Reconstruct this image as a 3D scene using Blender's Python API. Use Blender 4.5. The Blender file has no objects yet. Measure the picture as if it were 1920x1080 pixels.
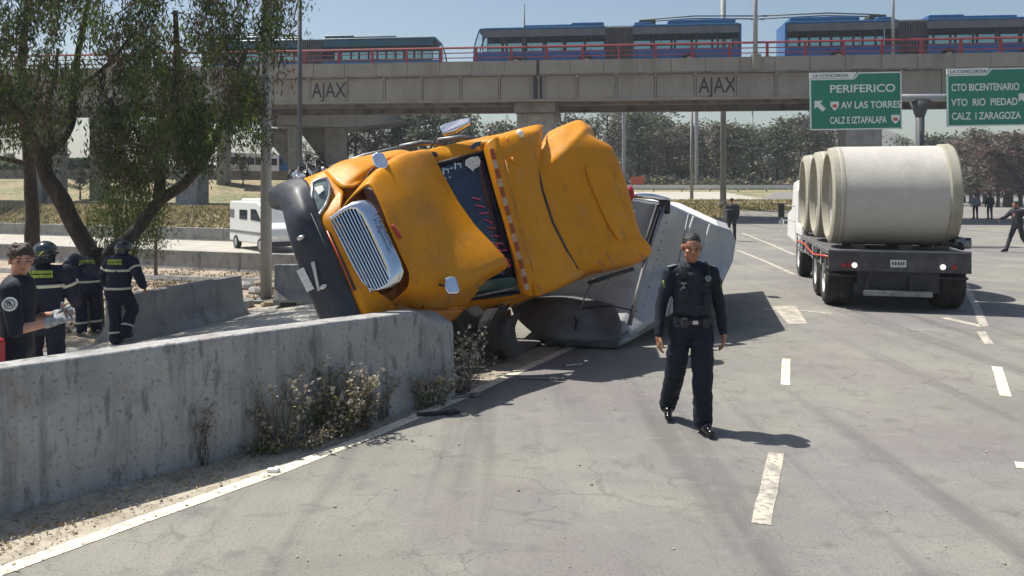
import bpy, bmesh, math, random
import numpy as np
from mathutils import Vector, Matrix, Euler, noise as mnoise
rnd = random.Random(7)
C = bpy.context.scene.collection
S = bpy.context.scene
PI = math.pi
# ------------------------------------------------------------------ camera, world, sun, exposure
FPX, CX, HY, CH = 1500.0, 960.0, 352.0, 2.2          # focal length in px of a 1920 wide frame, horizon row, lens height
cam_d = bpy.data.cameras.new('camera'); cam = bpy.data.objects.new('camera', cam_d); C.objects.link(cam)
cam.location = (0, 0, CH); cam.rotation_euler = (PI/2, 0, 0)
cam_d.sensor_width = 36; cam_d.lens = 36*FPX/1920
cam_d.shift_y = -(540-HY)/1920; cam_d.clip_start = .1; cam_d.clip_end = 9000
S.camera = cam
SUN = Vector((-.85, .43, 1.76)).normalized()
W = bpy.data.worlds.new('World'); S.world = W; W.use_nodes = True
nt = W.node_tree; nt.nodes.clear()
sky = nt.nodes.new('ShaderNodeTexSky'); sky.sky_type = 'NISHITA'; sky.sun_disc = False
sky.sun_elevation = math.asin(SUN.z); sky.sun_rotation = math.atan2(SUN.x, SUN.y)
sky.altitude = 0; sky.air_density = 1.15; sky.dust_density = 1.8; sky.ozone_density = 1.0
bg = nt.nodes.new('ShaderNodeBackground'); bg.inputs[1].default_value = .08
ow = nt.nodes.new('ShaderNodeOutputWorld')
nt.links.new(sky.outputs[0], bg.inputs[0]); nt.links.new(bg.outputs[0], ow.inputs[0])
sl = bpy.data.lights.new('sun', 'SUN'); sl.energy = 4.6; sl.angle = math.radians(.55); sl.color = (1, .955, .88)
so = bpy.data.objects.new('sun', sl); C.objects.link(so); so.rotation_euler = SUN.to_track_quat('Z', 'Y').to_euler(); so.location = (-20, 10, 40)
S.view_settings.view_transform = 'Standard'; S.view_settings.look = 'None'
S.view_settings.exposure = 0.55; S.view_settings.gamma = 1; S.view_settings.use_curve_mapping = False
S.cycles.max_bounces = 6; S.cycles.transparent_max_bounces = 12; S.cycles.diffuse_bounces = 3; S.cycles.caustics_reflective = False; S.cycles.caustics_refractive = False

# ------------------------------------------------------------------ where things stand
def P(px, py, Y): return Vector(((px-CX)/FPX*Y, Y, CH+(HY-py)/FPX*Y))
def G(px, py, z=0.0):
    Y = (CH-z)*FPX/(py-HY); return Vector(((px-CX)/FPX*Y, Y, z))
def sst(a, b, t):
    t = max(0., min(1., (t-a)/(b-a))); return t*t*(3-2*t)

# ------------------------------------------------------------------ materials
def mat(name, col, rough=.7, metal=0., var=.12, scale=3., bump=0., bscale=40., dirt=None, coat=0., spec=.5, trans=0., detail=6, streak=False, speck=None, alpha=None):
    m = bpy.data.materials.new(name); m.use_nodes = True; n = m.node_tree; L = n.links
    b = n.nodes['Principled BSDF']; tc = n.nodes.new('ShaderNodeTexCoord')
    def nz(sc, det=detail, stretch=None):
        t = n.nodes.new('ShaderNodeTexNoise'); t.inputs['Scale'].default_value = sc; t.inputs['Detail'].default_value = det; t.inputs['Roughness'].default_value = .6
        if stretch:
            mp = n.nodes.new('ShaderNodeMapping'); mp.inputs['Scale'].default_value = stretch[:3]; mp.inputs['Rotation'].default_value = (0, 0, stretch[3] if len(stretch) > 3 else 0)
            L.new(tc.outputs['Object'], mp.inputs[0]); L.new(mp.outputs[0], t.inputs[0])
        else: L.new(tc.outputs['Object'], t.inputs[0])
        return t
    c = tuple(col)+(1,)
    t = nz(scale, stretch=(1, 1, .12) if streak else None)
    r = n.nodes.new('ShaderNodeValToRGB'); r.color_ramp.elements[0].position = .3; r.color_ramp.elements[1].position = .7
    r.color_ramp.elements[0].color = tuple(max(0, x*(1-var)) for x in col)+(1,); r.color_ramp.elements[1].color = tuple(min(1, x*(1+var)) for x in col)+(1,)
    L.new(t.outputs[0], r.inputs[0]); out = r.outputs[0]
    def over(out, dcol, amt, sc, lo=.5, hi=.7, stretch=None, det=8):
        t2 = nz(sc, det, stretch); rr = n.nodes.new('ShaderNodeMapRange'); rr.inputs[1].default_value = lo; rr.inputs[2].default_value = hi; rr.inputs[4].default_value = amt
        L.new(t2.outputs[0], rr.inputs[0]); mx = n.nodes.new('ShaderNodeMixRGB'); L.new(rr.outputs[0], mx.inputs[0]); L.new(out, mx.inputs[1]); mx.inputs[2].default_value = tuple(dcol)+(1,)
        return mx.outputs[0]
    for d in (dirt or []): out = over(out, *d)
    if speck: out = over(out, speck[0], speck[1], speck[2], .62, .66, det=2)
    L.new(out, b.inputs['Base Color'])
    b.inputs['Roughness'].default_value = rough; b.inputs['Metallic'].default_value = metal
    b.inputs['Coat Weight'].default_value = coat; b.inputs['Coat Roughness'].default_value = .08; b.inputs['Specular IOR Level'].default_value = spec
    if bump:
        t3 = nz(bscale, 8); bp = n.nodes.new('ShaderNodeBump'); bp.inputs['Strength'].default_value = 1; bp.inputs['Distance'].default_value = bump
        L.new(t3.outputs[0], bp.inputs['Height']); L.new(bp.outputs[0], b.inputs['Normal'])
    if rough > .25:
        rr = n.nodes.new('ShaderNodeMapRange'); rr.inputs[3].default_value = rough-.12; rr.inputs[4].default_value = min(1, rough+.12)
        L.new(nz(scale*2.3).outputs[0], rr.inputs[0]); L.new(rr.outputs[0], b.inputs['Roughness'])
    if alpha is not None:
        tr = n.nodes.new('ShaderNodeBsdfTransparent'); tr.inputs[0].default_value = (.75, .85, .85, 1); mx = n.nodes.new('ShaderNodeMixShader'); mx.inputs[0].default_value = alpha
        L.new(tr.outputs[0], mx.inputs[1]); L.new(b.outputs[0], mx.inputs[2]); L.new(mx.outputs[0], n.nodes['Material Output'].inputs[0])
    if trans:
        tl = n.nodes.new('ShaderNodeBsdfTranslucent'); L.new(out, tl.inputs[0]); mx = n.nodes.new('ShaderNodeMixShader'); mx.inputs[0].default_value = trans
        L.new(b.outputs[0], mx.inputs[1]); L.new(tl.outputs[0], mx.inputs[2]); L.new(mx.outputs[0], n.nodes['Material Output'].inputs[0])
    return m
def emit(name, col, s):
    m = bpy.data.materials.new(name); m.use_nodes = True; b = m.node_tree.nodes['Principled BSDF']
    b.inputs['Base Color'].default_value = tuple(col)+(1,); b.inputs['Emission Color'].default_value = tuple(col)+(1,); b.inputs['Emission Strength'].default_value = s
    return m
M = {}
M['asphalt'] = mat('asphalt', (.215, .207, .178), .9, var=.12, scale=.45, bump=.005, bscale=150, dirt=[((.28, .27, .225), .9, .5, .46, .64), ((.175, .162, .172), .7, .17, .47, .58), ((.1, .1, .098), .7, 1.1, .53, .66, (1.6, .08, 1, .45)), ((.21, .175, .165), .5, .33, .52, .62), ((.26, .25, .215), .5, 1.6, .52, .7, (1.4, .12, 1, .45)), ((.12, .12, .115), .45, 3.2, .55, .66), ((.27, .262, .235), .5, 7, .55, .72, (.5, 1, 1, .3)), ((.1, .1, .1), .35, 60, .5, .62)], speck=((.07, .07, .07), .55, 46))
def cracks(m, sc, w, col, amt):
    n = m.node_tree; L = n.links; b = n.nodes['Principled BSDF']; src = b.inputs['Base Color'].links[0].from_socket; tc = n.nodes.new('ShaderNodeTexCoord')
    nz = n.nodes.new('ShaderNodeTexNoise'); nz.inputs['Scale'].default_value = sc*1.5; nz.inputs['Detail'].default_value = 6; L.new(tc.outputs['Object'], nz.inputs[0])
    ad = n.nodes.new('ShaderNodeVectorMath'); ad.operation = 'MULTIPLY_ADD'; L.new(nz.outputs[1], ad.inputs[0]); ad.inputs[1].default_value = (.9/sc, .9/sc, 0); L.new(tc.outputs['Object'], ad.inputs[2])
    v = n.nodes.new('ShaderNodeTexVoronoi'); v.feature = 'DISTANCE_TO_EDGE'; v.inputs['Scale'].default_value = sc; L.new(ad.outputs[0], v.inputs[0])
    mr = n.nodes.new('ShaderNodeMapRange'); mr.inputs[1].default_value = 0; mr.inputs[2].default_value = w; mr.inputs[3].default_value = amt; mr.inputs[4].default_value = 0; L.new(v.outputs[0], mr.inputs[0])
    n2 = n.nodes.new('ShaderNodeTexNoise'); n2.inputs['Scale'].default_value = sc*.45; L.new(tc.outputs['Object'], n2.inputs[0]); m2 = n.nodes.new('ShaderNodeMapRange'); m2.inputs[1].default_value = .5; m2.inputs[2].default_value = .62; L.new(n2.outputs[0], m2.inputs[0])
    mu = n.nodes.new('ShaderNodeMath'); mu.operation = 'MULTIPLY'; L.new(mr.outputs[0], mu.inputs[0]); L.new(m2.outputs[0], mu.inputs[1])
    mx = n.nodes.new('ShaderNodeMixRGB'); L.new(mu.outputs[0], mx.inputs[0]); L.new(src, mx.inputs[1]); mx.inputs[2].default_value = tuple(col)+(1,); L.new(mx.outputs[0], b.inputs['Base Color'])
cracks(M['asphalt'], .55, .012, (.09, .09, .086), .45); cracks(M['asphalt'], 3.2, .035, (.1, .1, .095), .55)
M['dust'] = mat('dust', (.40, .355, .28), .95, var=.25, scale=2.5, bump=.012, bscale=45, dirt=[((.2, .17, .13), .6, 7, .5, .65)], speck=((.12, .1, .08), .8, 30))
M['dirt'] = mat('dirt', (.33, .27, .2), .95, var=.3, scale=1.2, bump=.03, bscale=14, dirt=[((.2, .15, .1), .8, 3, .5, .62), ((.46, .4, .3), .8, 6, .52, .66)], speck=((.1, .07, .05), .9, 16))
M['field'] = mat('field', (.27, .225, .13), .95, var=.3, scale=.7, bump=.05, bscale=5, dirt=[((.09, .12, .04), .85, .35, .44, .6), ((.38, .31, .19), .7, 3, .5, .62)])
M['lane'] = mat('lane', (.42, .395, .34), .95, var=.14, scale=1, bump=.004, bscale=90, dirt=[((.26, .25, .22), .6, 1.7, .5, .68)])
M['paint'] = mat('paint', (.74, .68, .52), .8, var=.08, scale=8, dirt=[((.3, .28, .24), .8, 11, .52, .64), ((.25, .24, .2), .7, 45, .54, .62)])
M['paint_worn'] = mat('paint_worn', (.56, .5, .41), .85, var=.15, scale=5, dirt=[((.24, .23, .2), .85, 5, .44, .6), ((.2, .19, .17), .8, 22, .5, .6)])
M['concrete'] = mat('concrete', (.4, .395, .38), .92, var=.2, scale=1.1, bump=.014, bscale=18, dirt=[((.12, .115, .108), .75, 4, .5, .72, (1.8, 1.8, .13)), ((.42, .41, .39), .6, 2.6, .53, .66), ((.16, .165, .17), .6, .8, .48, .62), ((.1, .1, .095), .6, 9, .56, .64, (1.2, 1.2, .3)), ((.25, .19, .15), .4, 1.9, .56, .66)], speck=((.12, .12, .12), .6, 34))
M['concrete_lower'] = mat('concrete_lower', (.28, .285, .285), .92, var=.25, scale=1.1, bump=.018, bscale=14, dirt=[((.15, .155, .16), .75, 1.2, .46, .62), ((.4, .39, .36), .6, 4, .54, .66, (.5, .5, 1.3)), ((.22, .16, .14), .6, 1.3, .5, .62), ((.08, .08, .075), .5, 10, .55, .62)], speck=((.1, .1, .1), .6, 26))
M['concrete_old'] = mat('concrete_old', (.3, .29, .27), .92, var=.22, scale=2.1, bump=.012, bscale=20, dirt=[((.1, .1, .1), .7, 4, .52, .7, (1, 1, .3))])
M['bridge'] = mat('bridge', (.265, .25, .22), .9, var=.12, scale=.5, dirt=[((.19, .16, .13), .75, 1.1, .5, .72, (1, 1, .15)), ((.36, .335, .29), .4, .7, .5, .7)])
M['bridge_dark'] = mat('bridge_dark', (.2, .18, .16), .9, var=.2, scale=.6, dirt=[((.08, .07, .06), .8, 1, .5, .65)])
M['pipe'] = mat('pipe', (.5, .475, .43), .85, var=.08, scale=.8, bump=.004, bscale=30, dirt=[((.36, .34, .3), .6, 1.6, .5, .7), ((.6, .57, .52), .4, 4, .52, .7)], speck=((.33, .32, .29), .4, 26))
M['pipe_end'] = mat('pipe_end', (.36, .34, .27), .9, var=.14, scale=2.5, bump=.004, bscale=30, dirt=[((.2, .19, .15), .6, 3, .5, .7)])
M['yellow'] = mat('yellow', (.62, .245, .004), .46, var=.1, scale=1.2, coat=.05, spec=.2, bump=.012, bscale=2.2, dirt=[((.3, .15, .04), .5, 9, .58, .68, (1, .25, 1)), ((.2, .12, .05), .4, 26, .6, .68), ((.42, .2, .04), .55, 1.7, .52, .75), ((.5, .33, .14), .4, 4.5, .58, .72, (.3, 1, 1))])
M['torn_brown'] = mat('torn_brown', (.2, .085, .02), .6, var=.4, scale=6)
M['yellow_torn'] = mat('yellow_torn', (.5, .2, .02), .5, var=.2, scale=4, dirt=[((.1, .05, .02), .8, 5, .5, .6)])
M['black'] = mat('black', (.018, .019, .022), .6, var=.3, scale=4, dirt=[((.09, .085, .08), .5, 6, .55, .72)])
M['bumper'] = mat('bumper', (.018, .024, .038), .5, var=.3, scale=3, dirt=[((.14, .13, .12), .5, 4, .55, .75)])
M['chrome'] = mat('chrome', (.72, .74, .77), .14, 1., var=.06, scale=5)
M['alloy'] = mat('alloy', (.5, .5, .5), .35, .9, var=.15, scale=5)
M['dull_metal'] = mat('dull_metal', (.25, .25, .255), .5, .7, var=.25, scale=4, dirt=[((.1, .07, .05), .6, 6, .52, .68)])
M['rubber'] = mat('rubber', (.02, .02, .02), .85, var=.3, scale=6, dirt=[((.12, .1, .08), .45, 5, .5, .7)])
M['glass_dark'] = mat('glass_dark', (.008, .022, .05), .06, var=.3, scale=2, spec=.8)
M['glass_teal'] = mat('glass_teal', (.04, .09, .09), .15, var=.4, scale=8)
M['lens'] = mat('lens', (.22, .27, .26), .12, .3, var=.35, scale=9)
M['lens_white'] = mat('lens_white', (.85, .85, .78), .25, var=.1, scale=9)
M['lens_red'] = mat('lens_red', (.3, .015, .012), .25, var=.2, scale=9)
M['amber'] = mat('amber', (.75, .3, .05), .3)
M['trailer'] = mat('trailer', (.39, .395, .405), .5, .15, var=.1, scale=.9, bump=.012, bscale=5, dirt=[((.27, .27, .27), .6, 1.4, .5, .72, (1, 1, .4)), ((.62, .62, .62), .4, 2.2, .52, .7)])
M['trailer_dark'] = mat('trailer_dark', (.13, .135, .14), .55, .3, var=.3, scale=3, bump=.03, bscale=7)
M['trailer_lit'] = mat('trailer_lit', (.8, .8, .78), .5, .0, var=.08, scale=2, dirt=[((.4, .4, .38), .6, 3, .55, .7)])  # sunlight on the top sheet painted in as a whiter trailer colour
M['white'] = mat('white', (.7, .7, .68), .45, var=.06, scale=3, dirt=[((.4, .38, .34), .4, 3, .55, .75)])
M['sticker'] = mat('sticker', (.55, .66, .7), .5, var=.3, scale=30)
M['red'] = mat('red', (.42, .03, .05), .5, var=.15, scale=6)
M['faded'] = mat('faded', (.46, .34, .24), .5, var=.2, scale=14)
M['faded_red'] = mat('faded_red', (.3, .06, .015), .5, var=.2, scale=14)
M['reflect_red'] = mat('reflect_red', (.5, .08, .04), .35, var=.1)
M['pink'] = mat('pink', (.55, .06, .15), .6, var=.3, scale=12)
M['rail'] = mat('rail', (.27, .03, .045), .6, var=.25, scale=4, dirt=[((.09, .06, .06), .6, 3, .52, .7)])
M['bus_blue'] = mat('bus_blue', (.008, .11, .33), .3, var=.15, scale=.7, dirt=[((.01, .05, .2), .6, 1.2, .5, .7)], coat=.3)
M['bus_roof'] = mat('bus_roof', (.012, .11, .27), .35, var=.15, scale=.7)
M['bus_teal'] = mat('bus_teal', (.012, .085, .13), .4, var=.2, scale=.7)
M['bus_grey'] = mat('bus_grey', (.12, .13, .15), .5, var=.2, scale=2)
M['bellows'] = mat('bellows', (.1, .1, .115), .85, var=.15, scale=3)
M['glass'] = mat('glass', (.05, .06, .07), .05, alpha=.1, var=.1)
M['glass_car'] = mat('glass_car', (.02, .028, .035), .07, var=.2)
M['sign_green'] = mat('sign_green', (.004, .2, .125), .4, var=.07, scale=1, dirt=[((.02, .14, .1), .5, 1.5, .5, .75)])
M['sign_white'] = mat('sign_white', (.72, .76, .73), .5, var=.05)
M['letter'] = mat('letter', (.035, .033, .036), .8, var=.3, scale=9)
M['steel'] = mat('steel', (.33, .34, .35), .5, .5, var=.12, scale=2, dirt=[((.2, .18, .16), .5, 2, .52, .7, (1, 1, .1))])
M['pole_grey'] = mat('pole_grey', (.3, .31, .315), .6, .1, var=.1, scale=2, dirt=[((.17, .16, .15), .6, 3, .52, .7, (1, 1, .1))])
M['pole_dark'] = mat('pole_dark', (.055, .065, .07), .6, var=.2, scale=2)
M['bark'] = mat('bark', (.045, .036, .03), .95, var=.45, scale=9, bump=.02, bscale=22, dirt=[((.12, .1, .085), .6, 6, .52, .66, (1, 1, .2))])
M['bark_grey'] = mat('bark_grey', (.1, .085, .07), .95, var=.35, scale=5)
for nm, c in (('leaf_green', (.068, .11, .03)), ('leaf_dark', (.028, .05, .022)), ('leaf_bright', (.11, .16, .03)), ('leaf_olive', (.1, .1, .045)), ('leaf_brown', (.105, .075, .058)), ('leaf_dry', (.26, .2, .1)), ('leaf_grey', (.085, .095, .055)), ('leaf_red', (.12, .055, .05)), ('twig', (.12, .095, .075)), ('fluff', (.42, .38, .32)), ('straw', (.46, .38, .21)), ('weed_grey', (.34, .3, .19)), ('weed_rust', (.3, .17, .09)), ('grey_leaf', (.16, .155, .13)), ('grey_brown', (.19, .155, .13)), ('far_green', (.1, .12, .075))):  # far-tree leaf tones are lightened with grey to paint in haze
    M[nm] = mat(nm, c, .7, var=.4, scale=2.5, trans=.25, spec=.25)
M['lamp_glint'] = emit('lamp_glint', (1, .97, .9), .6)  # weak glow put in for the white glints on the reversing lamps
M['hill'] = mat('hill', (.14, .14, .12), .95, var=.25, scale=.004)
M['skin'] = mat('skin', (.36, .17, .1), .5, var=.1, scale=14)
M['skin_pale'] = mat('skin_pale', (.5, .25, .17), .5, var=.1, scale=14)
M['hair'] = mat('hair', (.014, .011, .01), .55, var=.5, scale=60, bump=.01, bscale=70)
M['hair_brown'] = mat('hair_brown', (.04, .02, .014), .55, var=.6, scale=40, bump=.015, bscale=60)
M['navy'] = mat('navy', (.008, .0125, .024), .75, var=.3, scale=9, bump=.006, bscale=30, spec=.3)
M['navy_vest'] = mat('navy_vest', (.008, .015, .024), .62, var=.3, scale=12, bump=.006, bscale=45, spec=.35)
M['fire_navy'] = mat('fire_navy', (.012, .014, .032), .85, var=.3, scale=9, bump=.008, bscale=25, spec=.25)
M['shoe'] = mat('shoe', (.008, .008, .009), .2, var=.3, scale=9)
M['helmet'] = mat('helmet', (.015, .022, .026), .18, var=.3, scale=9, coat=.6)
M['patch_olive'] = mat('patch_olive', (.12, .16, .05), .7, var=.5, scale=30)
M['hi_yellow'] = mat('hi_yellow', (.3, .42, .05), .6, var=.3, scale=18)
M['hi_band'] = mat('hi_band', (.5, .5, .4), .5, var=.15, scale=12)
M['badge'] = mat('badge', (.6, .62, .62), .4, var=.3, scale=30)
M['badge_dull'] = mat('badge_dull', (.17, .2, .2), .45, var=.6, scale=40)
M['glove'] = mat('glove', (.3, .31, .33), .8, var=.55, scale=35)
M['eye'] = mat('eye', (.02, .012, .01), .2)
M['lip'] = mat('lip', (.3, .1, .08), .5)
M['shirt_grey'] = mat('shirt_grey', (.3, .31, .35), .8)
M['jeans'] = mat('jeans', (.02, .022, .03), .8)

# ------------------------------------------------------------------ mesh helpers
class MB:
    def __init__(s): s.v = []; s.f = []; s.m = []
    def add(s, vs, fs, mi=0):
        o = len(s.v); s.v += [tuple(v) for v in vs]; s.f += [tuple(i+o for i in f) for f in fs]; s.m += [mi]*len(fs); return s
    def box(s, c, size, rot=None, mi=0, taper=(1, 1)):
        x, y, z = (k/2 for k in size); vs = []
        for dz in (-1, 1):
            tx, ty = (taper if dz > 0 else (1, 1))
            for dx, dy in ((-1, -1), (1, -1), (1, 1), (-1, 1)): vs.append(Vector((dx*x*tx, dy*y*ty, dz*z)))
        if rot is not None: vs = [rot @ v for v in vs]
        c = Vector(c); return s.add([v+c for v in vs], [(3, 2, 1, 0), (4, 5, 6, 7), (0, 1, 5, 4), (1, 2, 6, 5), (2, 3, 7, 6), (3, 0, 4, 7)], mi)
    def bb(s, x0, x1, y0, y1, z0, z1, mi=0): return s.box(((x0+x1)/2, (y0+y1)/2, (z0+z1)/2), (x1-x0, y1-y0, z1-z0), None, mi)
    def tube(s, pts, rad, n=8, mi=0, caps=True, flat=1.):
        pts = [Vector(p) for p in pts]; rad = rad if hasattr(rad, '__len__') else [rad]*len(pts); vs = []; up = None
        for i, p in enumerate(pts):
            d = (pts[min(i+1, len(pts)-1)]-pts[max(i-1, 0)]).normalized()
            if up is None: up = Vector((0, 0, 1)) if abs(d.z) < .9 else Vector((1, 0, 0))
            a = d.cross(up).normalized(); up = a.cross(d).normalized(); 
            for k in range(n):
                t = 2*PI*k/n; vs.append(p+(a*math.cos(t)+up*math.sin(t)*flat)*rad[i])
        fs = [(i*n+k, i*n+(k+1) % n, (i+1)*n+(k+1) % n, (i+1)*n+k) for i in range(len(pts)-1) for k in range(n)]
        if caps: fs += [tuple(reversed(range(n))), tuple((len(pts)-1)*n+k for k in range(n))]
        return s.add(vs, fs, mi)
    def lathe(s, prof, o, axis, n=24, mi=0, closed=False):   # prof: (radius, along axis)
        axis = Vector(axis).normalized(); a = axis.orthogonal().normalized(); b = axis.cross(a); o = Vector(o); vs = []
        for r, h in prof:
            for k in range(n): t = 2*PI*k/n; vs.append(o+axis*h+(a*math.cos(t)+b*math.sin(t))*r)
        m = len(prof); rng = range(m) if closed else range(m-1)
        return s.add(vs, [(i*n+k, i*n+(k+1) % n, ((i+1) % m)*n+(k+1) % n, ((i+1) % m)*n+k) for i in rng for k in range(n)], mi)
    def prism(s, poly, d, mi=0):                              # poly: 3D points, d: extrusion
        n = len(poly); d = Vector(d); vs = [Vector(p) for p in poly]+[Vector(p)+d for p in poly]
        return s.add(vs, [tuple(range(n)), tuple(reversed(range(n, 2*n)))]+[(i, i+n, (i+1) % n+n, (i+1) % n) for i in range(n)], mi)
    def grid(s, rows, mi=0):
        m = len(rows[0]); vs = [p for r in rows for p in r]
        return s.add(vs, [(i*m+j, i*m+j+1, (i+1)*m+j+1, (i+1)*m+j) for i in range(len(rows)-1) for j in range(m-1)], mi)
    def ell(s, c, r, n=12, k=8, rot=None, mi=0):
        c = Vector(c); vs = []
        for i in range(k+1):
            t = PI*i/k
            for j in range(n):
                p = Vector((r[0]*math.sin(t)*math.cos(2*PI*j/n), r[1]*math.sin(t)*math.sin(2*PI*j/n), r[2]*math.cos(t)))
                if rot is not None: p = rot @ p
                vs.append(c+p)
        return s.add(vs, [(i*n+j, (i+1)*n+j, (i+1)*n+(j+1) % n, i*n+(j+1) % n) for i in range(k) for j in range(n)], mi)
    def cap(s, p0, r0, p1, r1, n=14, fl=1.):                   # tapered capsule (for bodies)
        p0 = Vector(p0); p1 = Vector(p1); d = (p1-p0); L = d.length; d = d/L; pts = []; rs = []
        for t in (80, 60, 40, 20): pts.append(p0-d*r0*math.sin(math.radians(t))); rs.append(r0*math.cos(math.radians(t)))
        for i in range(5): k = i/4; pts.append(p0+d*L*k); rs.append(r0+(r1-r0)*k)
        for t in (20, 40, 60, 80): pts.append(p1+d*r1*math.sin(math.radians(t))); rs.append(r1*math.cos(math.radians(t)))
        return s.tube(pts, rs, n, flat=fl)
    def mesh(s, name, mats, off=None):
        me = bpy.data.meshes.new(name); vs = s.v
        if off is not None: vs = [(a-off[0], b-off[1], c-off[2]) for a, b, c in vs]
        me.from_pydata(vs, [], s.f); mats = mats if isinstance(mats, (list, tuple)) else [mats]
        for m in mats: me.materials.append(m)
        if len(mats) > 1: me.polygons.foreach_set('material_index', s.m)
        return me
    def build(s, name, mats, parent=None, smooth=False, bevel=0., sub=0, solid=0., off=None, seg=2, ang=35):
        if off is None and parent is not None: off = rootloc(parent)
        me = s.mesh(name, mats, off)
        if smooth: me.polygons.foreach_set('use_smooth', [True]*len(me.polygons))
        o = bpy.data.objects.new(name, me); C.objects.link(o); o.parent = parent
        if solid: m = o.modifiers.new('solidify', 'SOLIDIFY'); m.thickness = solid; m.offset = 0
        if bevel: m = o.modifiers.new('bevel', 'BEVEL'); m.width = bevel; m.segments = seg; m.limit_method = 'ANGLE'; m.angle_limit = math.radians(ang)
        if sub: m = o.modifiers.new('subsurf', 'SUBSURF'); m.levels = m.render_levels = sub
        return o
LOCAL = set()
def rootloc(o):
    while o.parent: o = o.parent
    return (0, 0, 0) if o.name in LOCAL else tuple(o.location)
def tag(o, label=None, cat=None, group=None, kind=None):
    if label: o['label'] = label
    if cat: o['category'] = cat
    if group: o['group'] = group
    if kind: o['kind'] = kind
    return o
def empty(name, loc=(0, 0, 0), local=False, rz=0):
    """local=True: children are modelled about the origin and the Empty is then moved; otherwise children are given in world metres."""
    o = bpy.data.objects.new(name, None); C.objects.link(o); o.location = loc; o.rotation_euler = (0, 0, rz); o.empty_display_size = .2
    if local: LOCAL.add(o.name)
    return o
KIDS = {}
def copy_tree(o, parent=None):
    c = o.copy(); C.objects.link(c); c.parent = parent
    for ch in o.children: copy_tree(ch, c)
    return c
def tomesh(o):
    dg = bpy.context.evaluated_depsgraph_get(); dg.update(); me = bpy.data.meshes.new_from_object(o.evaluated_get(dg)); n = o.name
    q = bpy.data.objects.new(n, me); C.objects.link(q); q.parent = o.parent; q.matrix_local = Matrix.LocRotScale(o.location, o.rotation_euler, o.scale) if o.rotation_mode == 'XYZ' and any(o.rotation_euler) else o.matrix_local.copy()
    bpy.data.objects.remove(o); q.name = n; return q
TAU = .34
def cr_line(p, n):
    out = []
    for i in range(len(p)-1):
        a = p[i-1] if i else p[0]*2-p[1]; b, c = p[i], p[i+1]; d = p[i+2] if i+2 < len(p) else p[-1]*2-p[-2]
        for k in range(n):
            t = k/n; m0 = (c-a)*TAU; m1 = (d-b)*TAU; t2 = t*t; t3 = t2*t; out.append(b*(2*t3-3*t2+1)+m0*(t3-2*t2+t)+c*(3*t2-2*t3)+m1*(t3-t2))
    out.append(p[-1]); return out
def cr_grid(rows, n=4, m=None):
    m = m or n
    r = [cr_line(x, n) for x in rows]; cols = [cr_line([q[j] for q in r], m) for j in range(len(r[0]))]
    return [[c[i] for c in cols] for i in range(len(cols[0]))]
def text(txt, name, size, mat_, parent, loc, rot, extrude=.004, sx=1., align='LEFT', space=1., off=0.):
    cu = bpy.data.curves.new(name, 'FONT'); cu.body = txt; cu.size = size; cu.extrude = extrude; cu.align_x = align; cu.space_character = space; cu.offset = off
    cu.materials.append(mat_); o = bpy.data.objects.new(name, cu); C.objects.link(o); o.parent = parent
    b = rootloc(parent) if parent else (0, 0, 0)
    o.location = Vector(loc)-Vector(b); o.rotation_euler = rot; o.scale = (sx, 1, 1); return tomesh(o)
def leaves(pts, size, mats, w=.45, droop=.3, seed=1, mixp=None, name='crown', parent=None, off=(0, 0, 0)):
    """one small rhombic leaf clump at each point; pts (n,3)"""
    r = np.random.RandomState(seed); pts = np.asarray(pts, float)-np.array(off); n = len(pts)
    d = r.randn(n, 3); d[:, 2] -= droop*2; d /= np.linalg.norm(d, axis=1)[:, None]
    e = r.randn(n, 3); e -= (e*d).sum(1)[:, None]*d; e /= np.linalg.norm(e, axis=1)[:, None]
    L = size*(.6+.8*r.rand(n))[:, None]
    vs = np.stack([pts-d*L*.5, pts+e*L*w*.5, pts+d*L*.5, pts-e*L*w*.5], 1).reshape(-1, 3)
    me = bpy.data.meshes.new(name); me.vertices.add(4*n); me.vertices.foreach_set('co', vs.ravel())
    me.loops.add(4*n); me.loops.foreach_set('vertex_index', np.arange(4*n)); me.polygons.add(n); me.polygons.foreach_set('loop_start', np.arange(n)*4)
    me.polygons.foreach_set('loop_total', np.full(n, 4))
    for m in mats: me.materials.append(m)
    if len(mats) > 1:
        if mixp is None: mixp = r.randint(0, len(mats), n)
        me.polygons.foreach_set('material_index', mixp)
    me.update(calc_edges=True)
    o = bpy.data.objects.new(name, me); C.objects.link(o); o.parent = parent; return o
# ================================================================== THE SETTING
def hz(x, y):
    f = 1-sst(-6, -3.2, x); z = f*(-.28*sst(8, 13, y)-.5*sst(17, 27, y))
    bb_ = y+.41*(x+25); lm = 1-sst(-11, -5, x); z += lm*1.75*sst(48.4, 51.2, bb_); z += (1-sst(-9, 0, x))*(2.1*sst(63, 76, y)+.0)+(1-lm)*f*.78*sst(44, 56, y)
    cm = sst(-9, 0, x)*(1-sst(0, 9, x-.45*max(0, y-57)-20)); z += cm*(1.1*sst(60, 64.5, y)+.9*sst(64, 95, y))
    return z
def sheet(name, xs, ys, m, dz, kind='structure', lo=None, hi=None, wob=0.):
    """ground sheet between curves lo(y) and hi(y)"""
    mb = MB(); rows = []
    for y in ys:
        a = lo(y) if lo else xs[0]; b = hi(y) if hi else xs[-1]; r = []
        for x in xs:
            X = a+(b-a)*(x-xs[0])/(xs[-1]-xs[0]) if lo else x
            r.append((X, y, hz(X, y)+dz+(wob*mnoise.noise(Vector((X*.7, y*.7, 0))) if wob else 0)))
        rows.append(r)
    mb.grid(rows); o = mb.build(name, m, smooth=True); return tag(o, kind=kind)
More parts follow.
